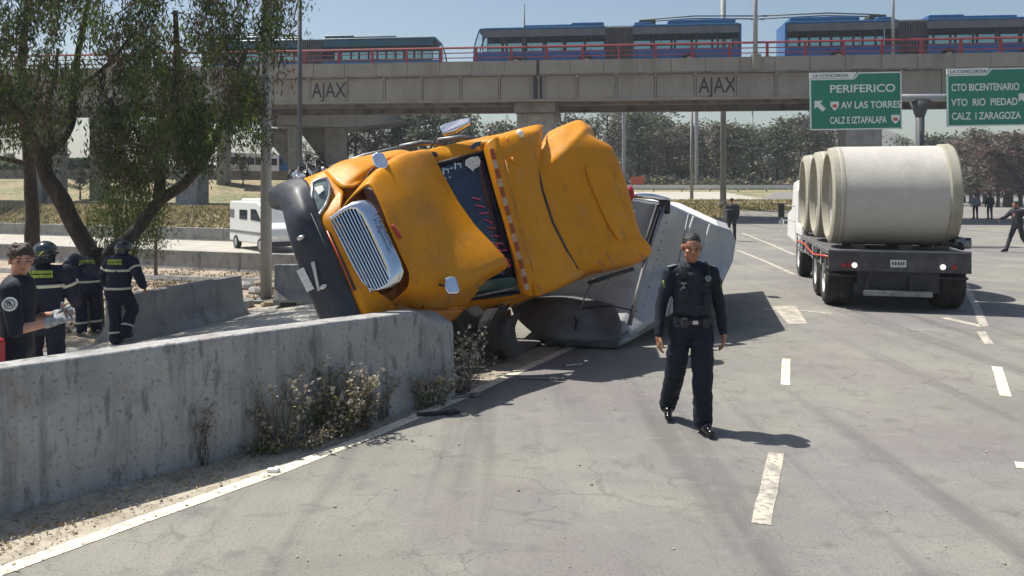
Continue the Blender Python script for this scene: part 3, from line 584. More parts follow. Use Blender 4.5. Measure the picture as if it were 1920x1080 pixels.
# --- right wing, uppermost as it lies
patch('fender', [
 [L(-.45, -1.16, .45), (592, 334, -.5), (608, 322, -.58), (622, 338, -.42), (640, 352, -.32), (664, 350, -.34)],
 [L(-.75, -1.22, .95), (628, 312, -.75), (642, 303, -.78), (662, 307, -.68), (682, 322, -.56), (702, 324, -.75)],
 [L(-1.2, -1.25, 1.15), (665, 300, -1.1), (686, 293, -1.2), (704, 294, -1.1), (720, 299, -1.0), (738, 300, -1.2)],
 [L(-1.7, -1.25, 1.15), (716, 290, -1.6), (738, 283, -1.68), (752, 282, -1.66), (764, 284, -1.66), (776, 288, -1.7)]], M['yellow'], .02)
patch('fender', [
 [(735, 566, -.4), (715, 574, -.42), (712, 590, -.5), L(-.55, 1.12, .75)],
 [(760, 577, -.65), (748, 584, -.66), (742, 592, -.72), L(-.8, 1.18, .9)],
 [(800, 579, -1.0), (790, 584, -1.0), (788, 594, -1.0), L(-1.2, 1.2, 1.05)],
 [(878, 574, -1.75), (868, 580, -1.72), (862, 588, -1.7), L(-1.75, 1.2, 1.15)]], M['yellow_torn'], .02)
# --- front fascia
patch('front_fascia', [
 [(570, 336, -.62), (590, 328, -.56), (608, 321, -.58)],
 [(579, 351, -.32), (600, 348, -.33), (623, 338, -.42)],
 [(588, 384, -.17), (606, 385, -.17), (643, 358, -.32)],
 [(603, 422, -.05), (615, 412, -.04), (640, 388, -.12)],
 [(622, 465, -.02), (634, 458, -.01), (652, 450, -.02)],
 [(640, 508, -.02), (655, 500, -.01), (672, 495, -.02)],
 [(658, 550, -.02), (672, 548, -.01), (700, 540, -.04)],
 [(670, 578, -.05), (686, 572, -.04), (730, 562, -.3)],
 [(684, 610, -.12), (700, 600, -.14), (742, 580, -.45)],
 [(700, 650, -.25), (722, 640, -.28), L(-.5, 1.15, 1.1)],
 [(705, 690, -.5), (735, 680, -.55), L(-.8, 1.2, 1.05)]], M['yellow'], .02)
MB().grid([[Q(611, 432, .0), Q(619, 436, .0)], [Q(637, 490, .012), Q(645, 492, .012)], [Q(659, 546, .01), Q(668, 544, .01)]]).build('air_intake', M['black'], wk, solid=.02)
ring([Q(613, 433, .01), Q(640, 491, .02), Q(662, 545, .02)], M['reflect_red'], 'intake_edge', .01, None, False)
# headlight with trim
hl = [(586, 343, -.30), (597, 337, -.32), (613, 334, -.36), (619, 350, -.30), (618, 366, -.26), (611, 385, -.17), (599, 403, -.1), (591, 397, -.12), (585, 370, -.2)]
c = Q(601, 366, -.2); hp = [Q(a, b, u+.035) for a, b, u in hl]
hlo = MB(); n = len(hp); hlo.add(hp+[c+Vector((.05, 0, 0))], [(i, (i+1) % n, n) for i in range(n)]); hlo = hlo.build('headlight', M['lens'], wk, smooth=True)
ring([p+Vector((.006, 0, 0)) for p in hp], M['alloy'], 'headlight_trim', .02, hlo)
hp2 = [c+(p-c)*.55+Vector((.055, 0, 0)) for p in hp[:4]]+[c+Vector((.06, 0, 0))]
MB().add(hp2, [(0, 1, 2, 3, 4)]).build('reflector', M['lens_white'], hlo)
# --- bumper
patch('bumper', [
 [(520, 392, -.8), (508, 386, -.85), (504, 362, -.85), (520, 348, -.85), (545, 338, -.82)],
 [(524, 392, -.5), (515, 386, -.52), (514, 364, -.5), (532, 345, -.52), (565, 334, -.52)],
 [(535, 398, -.25), (529, 384, -.2), (540, 372, -.14), (556, 356, -.18), (579, 347, -.3)],
 [(545, 432, -.1), (538, 420, -.02), (556, 406, .04), (572, 396, .03), (592, 386, -.1)],
 [(556, 470, -.06), (549, 460, .03), (570, 450, .06), (586, 440, .05), (608, 430, 0)],
 [(572, 510, -.06), (564, 500, .03), (588, 492, .06), (604, 484, .05), (627, 474, .01)],
 [(588, 555, -.06), (581, 548, .03), (606, 538, .06), (622, 530, .05), (643, 515, .01)],
 [(606, 596, -.06), (599, 590, .02), (626, 578, .05), (640, 570, .05), (661, 554, .0)],
 [(625, 636, -.1), (617, 632, -.02), (644, 620, .05), (658, 612, .04), (676, 594, -.04)],
 [(650, 680, -.3), (642, 674, -.2), (668, 660, -.12), (680, 652, -.12), (694, 636, -.16)],
 [(665, 700, -.6), (658, 694, -.6), (684, 680, -.6), (694, 672, -.6), (704, 664, -.6)]], M['bumper'], .03)
MB().add([Q(556, 508, .06), Q(569, 501, .07), Q(589, 541, .07), Q(576, 548, .06)], [(0, 1, 2, 3)]).build('license_plate', M['badge'], wk, solid=.008)
MB().add([Q(583, 492, .135), Q(590, 490, .135), Q(600, 545, .135), Q(596, 546, .13)], [(0, 1, 2, 3)]).build('tow_bracket', M['alloy'], wk, solid=.01)
for a, b in ((564, 446), (606, 538)): MB().ell(Q(a, b, .12), (.03, .03, .05)).build('tow_hook', M['alloy'], wk, smooth=True)
ring([Q(583, 400, .02), Q(614, 470, .1), Q(650, 545, .1)], M['black'], 'bumper_seam', .008, None, False)
# --- grille: shell, eight bars
BR, TR, TL, BL = (623, 413), (668, 384), (737, 529), (693, 549)
gp = [Q(620, 409, .01), Q(660, 380, -.02), Q(670, 366, -.05), Q(694, 367, -.1), Q(706, 384, -.1), Q(765, 508, -.1), Q(762, 524, -.08), Q(742, 535, -.04), Q(698, 556, .01), Q(688, 553, .01)]
sg = MB(); a4 = [Q(*BR, .01), Q(*TR, -.03), Q(*TL, -.03), Q(*BL, .01)]
sh = MB(); rows = []
inner = [Q(BR[0], BR[1], .02), Q(645, 398, 0), Q(TR[0], TR[1], -.02), Q(688, 424, -.02), Q(712, 477, -.02), Q(TL[0], TL[1], -.02), Q(715, 538, 0), Q(BL[0], BL[1], .02), Q(669, 502, .02), Q(646, 456, .02)]
outer = [Q(618, 408, .0), Q(640, 388, -.02), Q(690, 362, -.1), Q(716, 408, -.1), Q(740, 460, -.1), Q(766, 514, -.1), Q(742, 538, -.05), Q(693, 556, .0), Q(662, 504, .0), Q(640, 457, .0)]
n = len(inner); fr = Vector((.05, 0, 0))
sh.grid([[outer[i % n]-fr*.8, outer[i % n]+fr*.5, outer[i % n].lerp(inner[i % n], .5)+fr, inner[i % n]+fr*.8, inner[i % n]-fr*.4] for i in range(n+1)])
shell = sh.build('grille_shell', M['chrome'], wk, smooth=True, bevel=0)
m_ = shell.modifiers.new('s', 'SUBSURF'); m_.levels = m_.render_levels = 1
MB().add([p-Vector((.05, 0, 0)) for p in a4], [(0, 1, 2, 3)]).build('radiator_screen', M['black'], wk)
for i in range(9):
    k = (i+.55)/9.1; a = a4[0].lerp(a4[1], k); b = a4[3].lerp(a4[2], k); d = (b-a).normalized(); up = (a4[1]-a4[0]).normalized(); nrm = d.cross(up).normalized()
    if nrm.x < 0: nrm = -nrm
    w_ = .011; mb = MB(); mb.grid([[p-up*w_-nrm*.03, p-up*w_*.7+nrm*.012, p+up*w_*.7+nrm*.012, p+up*w_-nrm*.03] for p in (a, a.lerp(b, .33), a.lerp(b, .66), b)]); mb.build('grille_bar', M['chrome'], wk)
# lettering on the shell
a = Q(704, 430, .0); b = Q(735, 494, .0); ex = (b-a).normalized(); n_ = (outer[3]-inner[3]).cross(ex).normalized()
if n_.x < 0: n_ = -n_
ez = n_.cross(ex); tx = bpy.data.curves.new('lettering', 'FONT'); tx.body = 'Freightliner'; tx.size = .105; tx.extrude = .002; tx.align_y = 'CENTER'; tx.materials.append(M['letter'])
to = bpy.data.objects.new('lettering', tx); C.objects.link(to); to.parent = shell; mm = Matrix((ex, ez, n_)).transposed().to_4x4(); mm.translation = Q(706, 402, -.02)+n_*.055; to.matrix_local = mm; to.scale = (.95, .9, 1); tomesh(to)
# --- cab: windscreen, pillars, visor
ws = patch('windshield', [
 [(812, 309, -1.88), (850, 299, -2.0), (905, 285, -2.18)],
 [(838, 372, -1.80), (880, 350, -1.92), (924, 348, -2.12)],
 [(862, 440, -1.80), (905, 420, -1.90), (944, 415, -2.12)],
 [(875, 510, -1.86), (922, 490, -1.95), (960, 482, -2.14)],
 [(876, 561, -2.0), (930, 555, -2.08), (975, 549, -2.22)]], M['glass_dark'], .012)
for (x, y, w_, h_) in ((831, 322, 3, 13), (836, 318, 5, 3), (840, 321, 2, 9), (846, 316, 5, 3), (853, 312, 3, 12), (859, 308, 5, 3), (863, 311, 2, 9), (834, 336, 4, 5), (843, 333, 4, 3)):
    MB().add([Q(x-w_/2, y-h_/2, -1.82-(x-830)*.003), Q(x+w_/2, y-h_/2-1, -1.83-(x-830)*.003), Q(x+w_/2+1, y+h_/2-2, -1.83-(x-830)*.003), Q(x-w_/2+1, y+h_/2, -1.82-(x-830)*.003)], [(0, 1, 2, 3)]).build('windshield_sticker', M['sticker'], ws)
sk = [(873, 300), (884, 294), (897, 293), (901, 302), (899, 312), (890, 316), (887, 322), (881, 316), (872, 310)]
MB().add([Q(x, y, -1.985-(x-872)*.002) for x, y in sk], [tuple(range(len(sk)))]).build('windshield_decal', M['badge'], ws)
r2 = random.Random(3)
for k in range(9):
    x = 893+k*7; y = 372+k*14; mb = MB(); mb.tube([Q(x-8, y-3+r2.random()*5, -1.86-.01*k), Q(x, y, -1.88-.01*k), Q(x+9, y-2+r2.random()*8, -1.93-.01*k)], .008, 5); mb.build('pink_ribbon', M['pink'], ws)
for k in range(5): MB().ell(Q(930+k*6, 462+k*9, -1.93-.01*k), (.02, .03, .03)).build('pink_ribbon', M['pink'], ws, smooth=True)
ring([Q(858, 430, -1.79), Q(880, 447, -1.82), Q(905, 455, -1.86), Q(940, 455, -2.05)], M['white'], 'wiper', .007, None, False)
ring([Q(x, y, u+.02) for x, y, u in ((812, 309, -1.86), (860, 296, -2.0), (907, 284, -2.18), (926, 348, -2.12), (946, 415, -2.12), (962, 482, -2.14), (977, 550, -2.22), (930, 556, -2.08), (876, 562, -2.0))], M['black'], 'windshield_seal', .022, None, False)
patch('cab_side', [
 [(787, 286, -1.78), (806, 297, -1.84), (817, 306, -1.88)],
 [(812, 279, -1.95), (845, 286, -2.0), (862, 294, -2.02)],
 [(860, 268, -2.15), (890, 272, -2.18), (906, 283, -2.18)],
 [(912, 257, -2.35), (920, 262, -2.2), (924, 270, -2.15)],
 [(950, 250, -2.8), (960, 250, -2.7), (965, 252, -2.5)]], M['yellow'], .02)
for pp in ([(800, 290), (806, 284), (818, 285), (822, 292), (806, 296)], [(880, 276), (890, 268), (902, 264), (900, 272), (886, 280)]):
    uu = -1.86 if pp[0][0] < 850 else -2.1
    MB().add([Q(x, y, uu+.03) for x, y in pp], [tuple(range(len(pp)))]).build('side_window', M['glass_dark'], wk, solid=.01)
patch('cowl', [[(872, 556, -1.95), (880, 540, -1.85), (892, 530, -1.82)], [(905, 548, -1.98), (915, 534, -1.92), (925, 524, -1.88)], [(945, 545, -2.05), (955, 530, -2.0), (958, 520, -1.95)], [(972, 545, -2.12), (975, 535, -2.1), (972, 522, -2.05)]], M['glass_teal'], .02)
ring([Q(874, 558, -1.93), Q(905, 552, -1.95), (Q(940, 545, -2.0)), Q(968, 538, -2.05)], M['dull_metal'], 'wiper_arm', .02, None, False)
MB().ell(Q(892, 537, -1.84), (.05, .06, .09)).build('washer_bottle', M['glass_teal'], wk, smooth=True)
patch('sun_visor', [
 [(908, 283, -2.08), (913, 268, -1.98), (926, 257, -2.05), (934, 256, -2.15)],
 [(914, 305, -2.02), (920, 292, -1.93), (932, 288, -1.96), (940, 288, -2.05)],
 [(926, 350, -2.0), (933, 345, -1.9), (944, 342, -1.93), (955, 340, -2.02)],
 [(945, 418, -2.0), (952, 413, -1.9), (962, 410, -1.92), (974, 408, -2.02)],
 [(962, 485, -2.0), (969, 481, -1.9), (979, 478, -1.93), (990, 475, -2.02)],
 [(972, 535, -2.04), (979, 532, -1.95), (990, 530, -1.98), (1000, 528, -2.05)],
 [(977, 552, -2.15), (985, 552, -2.08), (995, 555, -2.1), (1002, 556, -2.2)]], M['yellow'], .02)
vs = [(917, 280), (926, 318), (935, 352), (944, 388), (953, 420), (962, 455), (970, 488), (978, 520), (984, 545)]
for i in range(8):
    (x0, y0), (x1, y1) = vs[i], vs[i+1]; t0, t1 = (0, .5), (.55, .97)
    for (ta, tb), mm_ in ((t0, M['faded_red']), (t1, M['faded'])):
        xa, ya2, xb, yb2 = x0+(x1-x0)*ta, y0+(y1-y0)*ta, x0+(x1-x0)*tb, y0+(y1-y0)*tb; k = (i+ta)/8
        uu = -1.885+ .0*k
        if i == 0: uu = -1.90
        MB().add([Q(xa+1, ya2, uu), Q(xa+9, ya2-2, uu), Q(xb+9, yb2-2, uu), Q(xb+1, yb2, uu)], [(0, 1, 2, 3)]).build('visor_reflector', mm_, wk)
# --- sleeper front and roof fairing
patch('roof_cap', [
 [(925, 257, -2.4), (960, 246, -2.6), (1005, 235, -2.9), (1018, 236, -3.2)],
 [(928, 262, -2.1), (966, 252, -2.32), (1008, 247, -2.72), (1016, 246, -2.95)],
 [(936, 292, -2.02), (975, 284, -2.24), (1007, 276, -2.6), (1014, 276, -2.8)],
 [(955, 368, -2.0), (986, 360, -2.18), (1015, 350, -2.52), (1024, 350, -2.72)],
 [(973, 438, -2.0), (1004, 428, -2.18), (1036, 417, -2.52), (1045, 415, -2.72)],
 [(989, 500, -2.0), (1024, 488, -2.2), (1062, 470, -2.55), (1072, 468, -2.75)],
 [(1000, 540, -2.05), (1042, 526, -2.3), (1080, 506, -2.65), (1090, 500, -2.85)],
 [(1003, 556, -2.2), (1045, 541, -2.45), (1084, 520, -2.8), (1096, 512, -3.0)],
 [L(-2.9, 1.12, 2.7), L(-3.1, 1.12, 2.8), L(-3.4, 1.12, 2.9), L(-3.6, 1.1, 2.9)]], M['yellow'], .02)
patch('roof_fairing', [
 [(1020, 262, -3.2), (1030, 248, -3.4), (1060, 234, -3.7), (1084, 226, -4.0), (1098, 232, -4.2)],
 [(1010, 285, -2.8), (1026, 262, -3.0), (1062, 238, -3.25), (1090, 228, -3.55), (1102, 235, -3.95)],
 [(1009, 316, -2.57), (1028, 303, -2.66), (1062, 272, -2.88), (1095, 242, -3.2), (1109, 240, -3.75)],
 [(1010, 324, -2.555), (1032, 313, -2.63), (1068, 283, -2.84), (1102, 255, -3.16), (1118, 262, -3.62)],
 [(1013, 338, -2.55), (1042, 329, -2.7), (1094, 308, -2.94), (1143, 278, -3.26), (1147, 280, -3.55)],
 [(1018, 362, -2.55), (1050, 353, -2.76), (1108, 340, -3.0), (1166, 335, -3.3), (1171, 337, -3.55)],
 [(1036, 415, -2.55), (1072, 404, -2.78), (1130, 396, -3.02), (1183, 396, -3.3), (1188, 398, -3.55)],
 [(1060, 464, -2.6), (1096, 452, -2.82), (1148, 442, -3.06), (1196, 440, -3.32), (1202, 442, -3.58)],
 [(1072, 486, -2.63), (1112, 474, -2.86), (1166, 462, -3.1), (1208, 452, -3.36), (1218, 462, -3.58)],
 [(1085, 510, -2.82), (1130, 502, -3.04), (1182, 492, -3.28), (1216, 476, -3.52), (1220, 472, -3.7)],
 [(1090, 518, -3.2), (1134, 509, -3.4), (1182, 499, -3.6), (1205, 488, -3.8), (1210, 484, -3.95)]], M['yellow'], .02)
patch('fairing_panel', [
 [(1092, 295, -3.0), (1128, 290, -3.24)], [(1098, 318, -2.93), (1146, 316, -3.19)], [(1110, 355, -2.96), (1158, 352, -3.22)], [(1130, 400, -2.98), (1174, 396, -3.24)], [(1150, 438, -3.03), (1184, 430, -3.28)], [(1166, 456, -3.12), (1190, 446, -3.33)]], M['yellow'], .03)
ring([Q(x, y, u) for x, y, u in ((1011, 262, -2.95), (1007, 288, -2.7), (1007, 312, -2.54), (1017, 358, -2.5), (1036, 417, -2.5), (1062, 469, -2.54), (1082, 503, -2.68), (1087, 516, -2.82))], M['black'], 'fairing_seam', .022, None, False)
MB().ell(Q(975, 251, -2.36), (.05, .07, .05)).build('marker_lamp', M['lens_white'], wk, smooth=True)
MB().ell(Q(1040, 533, -2.38), (.05, .04, .1), rot=Matrix.Rotation(.4, 3, 'X')).build('marker_socket', M['black'], wk, smooth=True)
ring([Q(1103, 531, -3.0), Q(1145, 517, -3.1), Q(1188, 504, -3.2)], M['black'], 'broken_antenna', .03, None, False)
# --- body behind the skin, chassis, wheels
mb = MB(); mb.bb(-3.3, -2.5, -.95, 1.05, .95, 2.6); mb.bb(-4.3, -3.2, -1.0, 1.1, .95, 3.6); mb.build('sleeper_cab', M['yellow'], wk, bevel=.12, seg=3)
mb = MB(); mb.bb(-3.1, -2.2, -1.13, -.98, .9, 1.0); mb.bb(-4.2, -3.0, -1.1, -.95, .62, .95); mb.build('cab_step', M['alloy'], wk, bevel=.03)
mb = MB(); mb.bb(-6.8, -.3, -.46, -.38, .62, .9); mb.bb(-6.8, -.3, .38, .46, .62, .9); mb.bb(-1.6, -.6, -.35, .35, .7, 1.3); mb.bb(-6.4, -6.2, -.4, .4, .65, .85); mb.build('chassis', M['black'], wk, bevel=.02)
MB().bb(-1.6, -.5, -.9, .85, .85, 1.3).build('inner_wing', M['yellow_torn'], wk, bevel=.08)
MB().bb(-.6, -.22, -.55, .5, .6, 1.25).build('radiator', M['black'], wk, bevel=.03)
def wheel(o, parent, axis, R=.5, w=.26, rim='alloy', local=None, n=28, hub=True):
    """tyre as part, rim under it; o centre of the outer face side"""
    a = Vector(axis).normalized(); o = Vector(o)
    t = MB().lathe([(R*.56, -w/2), (R*.8, -w*.52), (R*.95, -w*.46), (R, -w*.3), (R, w*.3), (R*.95, w*.46), (R*.8, w*.52), (R*.56, w/2)], o, a, n, closed=True).build('tyre', M['rubber'], parent, smooth=True, off=(0, 0, 0) if local else None)
    r = MB().lathe([(R*.57, w*.5), (R*.55, w*.3), (R*.46, w*.12), (R*.3, w*.1), (R*.2, w*.3), (R*.1, w*.36), (.001, w*.36)], o, a, n).lathe([(.001, -w*.1), (R*.57, -w*.4)], o, a, n).build('rim', M[rim], t, smooth=True, off=(0, 0, 0) if local else None)
    return t
for (u, v) in ((-1.25, -1.02), (-1.25, 1.02), (-5.2, -1.0), (-6.5, -1.0), (-5.2, 1.0), (-6.5, 1.0)):
    wheel((u, v, .52), wk, (0, -1 if v < 0 else 1, 0), .5, .28 if u > -2 else .5, local=1)
mb = MB(); mb.lathe([(.001, -.02), (.32, 0), (.33, .06), (.33, 1.2), (.3, 1.26), (.001, 1.27)], (-4.4, -.98, .68), (1, 0, 0), 20); mb.build('fuel_tank', M['alloy'], wk, smooth=True)
mb = MB(); mb.tube([(-4.55, -.9, .9), (-4.55, -.9, 3.3), (-4.65, -.9, 3.5)], .07, 12); mb.build('exhaust_stack', M['chrome'], wk, smooth=True)
# jumble of brackets at the top end of the bumper
r3 = random.Random(11)
for k in range(9):
    c = Q(548+k*7+r3.random()*4, 330-k*1.4+r3.random()*8, -.9-.2*r3.random()); mb = MB(); mb.box(c, (.12+.1*r3.random(), .05+.05*r3.random(), .05+.06*r3.random()), Euler((r3.random()*3, r3.random()*3, r3.random()*3)).to_matrix()); mb.build('torn_bracket', M['alloy' if k % 3 else 'black'], wk, bevel=.01)
for k in range(4):
    a = Q(540+k*18, 332, -.9); ring([a, a+Vector((-.1, -.1-.05*k, .02)), a+Vector((-.35, -.12, .1))], M['black'], 'loose_hose', .015, None, False)
# mirrors
def mirror(arm, head, size, u, name='mirror'):
    mb = MB(); mb.tube([Q(*p) for p in arm], .014, 7); ar = mb.build(name, M['black'], wk, smooth=True)
    mb = MB(); mb.add([Q(x, y, u_) for x, y, u_ in head], [tuple(range(len(head)))]); h = mb.build('mirror_housing', M['chrome'], ar, solid=.07, bevel=.02); return h
mirror([(680, 347, -.5), (684, 338, -.52), (694, 322, -.56), (702, 315, -.58)], [(697, 294, -.62), (706, 287, -.64), (719, 288, -.66), (728, 306, -.6), (724, 318, -.58), (712, 320, -.56), (702, 312, -.58)], 0, 0)
mirror([(800, 531, -.7), (818, 532, -.62), (834, 537, -.58)], [(833, 523, -.6), (845, 518, -.6), (856, 521, -.62), (863, 545, -.6), (858, 552, -.58), (840, 552, -.56), (833, 540, -.58)], 0, 0)
mirror([(806, 280, -1.95), (812, 268, -2.0), (824, 250, -2.05), (826, 244, -2.05)], [(824, 241, -2.05), (835, 234, -2.1), (865, 225, -2.15), (882, 223, -2.15), (882, 232, -2.1), (856, 247, -2.05), (830, 253, -2.0)], 0, 0)
for (x, y, u) in ((918, 249, -2.2), (875, 262, -2.6)):
    MB().ell(Q(x, y, u), (.05, .05, .035)).build('air_horn', M['dull_metal'], wk, smooth=True)
for a, b, c_ in (((750, 276), (830, 270), 9), ((620, 316), (745, 280), 6), ((820, 264), (905, 262), 7)):
    ring([Q(a[0], a[1], -2.2), Q((a[0]+b[0])/2, (a[1]+b[1])/2-5, -2.4), Q(b[0], b[1], -2.6)], M['dull_metal'], 'door_rail', .045, None, False)

# torn side fairing hanging below the door with the front wheel's arch
tf = empty('torn_fairing', tuple(G(940, 672))); tag(tf, 'crushed dark wheel arch with an orange torn edge hanging below the cab onto the road', 'truck debris')
cx0, Y0 = 930, 10.15
ell_ = [(cx0+math.cos(t)*27*math.cos(.30)-math.sin(t)*-64*math.sin(.30), 618+math.cos(t)*27*math.sin(.30)*-1+math.sin(t)*60*math.cos(.3)) for t in [2*PI*i/24 for i in range(24)]]
def ell_ring(rad, m_, name, k=1., dy=0., sm=8):
    mb = MB(); c = P(cx0, 618, Y0); pts = [c+(P(x, y, Y0)-c)*k+Vector((0, dy, 0)) for x, y in ell_]; mb.tube(pts+pts[:2], rad, sm, caps=False); return mb.build(name, m_, tf, smooth=True)
ell_ring(.09, M['rubber'], 'tyre', .8, .1, 10); ell_ring(.018, M['torn_brown'], 'torn_edge', 1.02, -.02, 6); ell_ring(.018, M['dull_metal'], 'rim', .5, .0)
mb = MB(); c = P(cx0, 618, Y0); ps = [c+(P(x, y, Y0)-c)*.55+Vector((0, .06, 0)) for x, y in ell_]; mb.add(ps+[c+Vector((0, .12, 0))], [(i, (i+1) % 24, 24) for i in range(24)]); mb.build('wheel_disc', M['trailer_dark'], tf, smooth=True)
mb = MB(); mb.grid([[P(858, 575, 10.3), P(905, 572, 10.5), P(945, 568, 10.7)], [P(872, 600, 10.2), P(905, 600, 10.4), P(950, 600, 10.6)], [P(895, 640, 10.3), P(915, 650, 10.4), P(965, 650, 10.5)]]); mb.build('torn_panel', M['black'], tf, solid=.03, smooth=True)
for k, (pp) in enumerate([[(890, 590), (915, 640), (935, 672)], [(955, 580), (960, 620), (967, 660)], [(870, 585), (885, 615), (902, 650)]]):
    MB().tube([P(x, y, 10.0+.1*k) for x, y in pp], .02, 6).build('bent_strip', M['torn_brown' if k == 1 else 'black'], tf, smooth=True)

# ------------------------------------------------------------------ overturned trailer
tr = empty('overturned_trailer', (2.6, 13, 0)); tag(tr, 'silver grey dump trailer lying on its side behind the yellow cab, dented nose', 'trailer')
D = Vector((.25, 1, -.02))*4.6
fr_ = [(1178, 372, 11.75), (1250, 382, 11.9), (1345, 425, 12.5), (1370, 433, 12.7), (1378, 452, 12.7), (1372, 490, 12.5), (1352, 532, 12.1), (1290, 570, 11.75), (1215, 608, 11.3), (1150, 652, 10.95), (1100, 650, 11.0), (1040, 640, 11.2), (990, 604, 11.5), (955, 572, 11.7), (1000, 500, 11.6), (1100, 420, 11.6)]
fp = [P(*p) for p in fr_]; cen = sum(fp, Vector())/len(fp)
rows = []
n = len(fp)
ring0 = [p+Vector((0, 0, 0)) for p in fp]
mb = MB(); rows = []
for i in range(n):
    for k in range(5):
        p = fp[i].lerp(fp[(i+1) % n], k/5); r_ = []
        for q_ in (1, .97, .9, .8, .68, .55, .4, .25, .1):
            c_ = cen+(p-cen)*q_; dn_ = mnoise.noise(c_*1.3)*.07+mnoise.noise(c_*4)*.02; r_.append(c_+Vector((0, -.05 if q_ < .98 else 0, 0))+Vector((.1, -1, 0))*(dn_ if q_ < .95 else 0))
        rows.append(r_)
mb.grid(rows+[rows[0]]); r0_ = [r_[-1] for r_ in rows]; mb.add(r0_, [tuple(range(len(r0_)))])
mb.build('front_wall', M['trailer'], tr, smooth=True)
b1 = [p+D*.5 for p in fp]; b2 = [p+D for p in fp]
def side(idx, m_, name):
    mb = MB(); mb.grid([[fp[i % n], b1[i % n]+Vector((0, 0, -.02)), b2[i % n]] for i in idx]); return mb.build(name, m_, tr, solid=.03)
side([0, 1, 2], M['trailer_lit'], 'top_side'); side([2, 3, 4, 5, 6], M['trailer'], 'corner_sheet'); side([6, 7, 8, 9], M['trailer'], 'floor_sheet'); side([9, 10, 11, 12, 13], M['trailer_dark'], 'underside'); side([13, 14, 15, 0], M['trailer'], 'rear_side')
mb = MB(); mb.add([p+D*.999 for p in fp], [tuple(reversed(range(n)))]); mb.build('tail_wall', M['trailer'], tr)
F_ = Vector((-.02, -.14, 0))
def strip(pp, r, m_, name, off=F_):
    mb = MB(); mb.tube([P(*p)+off for p in pp], r, 6); mb.build(name, m_, tr, smooth=True)
strip([(1247, 378, 11.9), (1232, 420, 11.75), (1212, 480, 11.55), (1196, 540, 11.35), (1180, 606, 11.15)], .035, M['dull_metal'], 'front_rib')
strip([(1232, 385, 11.85), (1214, 440, 11.65), (1198, 490, 11.5)], .03, M['black'], 'hydraulic_hose')
strip([(1243, 380, 11.9), (1226, 430, 11.7), (1207, 490, 11.5)], .026, M['black'], 'hydraulic_hose')
mb = MB(); mb.box(P(1245, 381, 11.9)+F_, (.16, .12, .1)); mb.box(P(1250, 392, 11.9)+F_, (.07, .12, .14)); mb.build('hinge_box', M['black'], tr, bevel=.02)
strip([(1183, 366, 11.7), (1222, 368, 11.8), (1252, 376, 11.9)], .045, M['chrome'], 'hydraulic_cylinder')
strip([(1180, 350, 11.5), (1184, 362, 11.5), (1178, 378, 11.6)], .045, M['red'], 'marker_bracket')
if 0: strip([(1347, 421, 12.5), (1356, 408, 14.4), (1362, 402, 15.4)], .03, M['black'], 'corner_post')
strip([(1115, 520, 11.5), (1095, 560, 11.4), (1080, 600, 11.2)], .012, M['dull_metal'], 'weld_seam'); strip([(1290, 400, 12.1), (1275, 470, 11.9), (1262, 540, 11.6), (1252, 590, 11.4)], .012, M['dull_metal'], 'weld_seam')
# dented cylinder nose and its dark curved flank on the road
mb = MB(); rows = []
nose = [((958, 575, 11.5), (1000, 560, 11.45), (1055, 555, 11.45), (1100, 560, 11.35), (1152, 572, 11.2)),
        ((965, 592, 11.35), (1010, 575, 11.2), (1060, 572, 11.15), (1108, 582, 11.2), (1160, 590, 11.0)),
        ((985, 612, 11.15), (1025, 605, 10.95), (1070, 602, 10.95), (1118, 612, 11.0), (1166, 612, 10.9)),
        ((1015, 634, 11.0), (1045, 634, 10.8), (1085, 634, 10.8), (1130, 634, 10.85), (1164, 630, 10.82)),
        ((1040, 645, 11.1), (1065, 648, 10.95), (1100, 650, 10.9), (1130, 652, 10.88), (1156, 652, 10.84))]
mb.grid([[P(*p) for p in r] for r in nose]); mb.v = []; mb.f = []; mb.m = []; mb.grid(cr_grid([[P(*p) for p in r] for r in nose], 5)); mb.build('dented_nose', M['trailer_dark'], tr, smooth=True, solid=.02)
mb = MB(); mb.grid([[P(1150, 655, 10.85), P(1146, 640, 10.9)], [P(1180, 640, 11.0), P(1172, 622, 11.1)], [P(1230, 612, 11.5), P(1225, 596, 11.6)]]); mb.build('bent_flange', M['dull_metal'], tr, solid=.03, smooth=True)
strip([(1000, 562, 11.5), (1040, 560, 11.5), (1066, 575, 11.3), (1080, 600, 11.1), (1078, 615, 11.0)], .02, M['black'], 'tear_edge', Vector((0, -.15, 0)))
strip([(1090, 575, 11.3), (1140, 570, 11.3), (1190, 580, 11.3)], .012, M['black'], 'dent_crease', Vector((0, -.15, 0)))
for k in range(0): strip([(1060+k*18, 622+r3.random()*8, 10.85), (1075+k*18, 640, 10.8)], .012, M['trailer'], 'scrape')
# dark axle gear at the far end of the trailer
MB().box(P(1366, 402, 16.5), (.16, .3, .22)).build('tailgate_latch', M['black'], tr, bevel=.03)
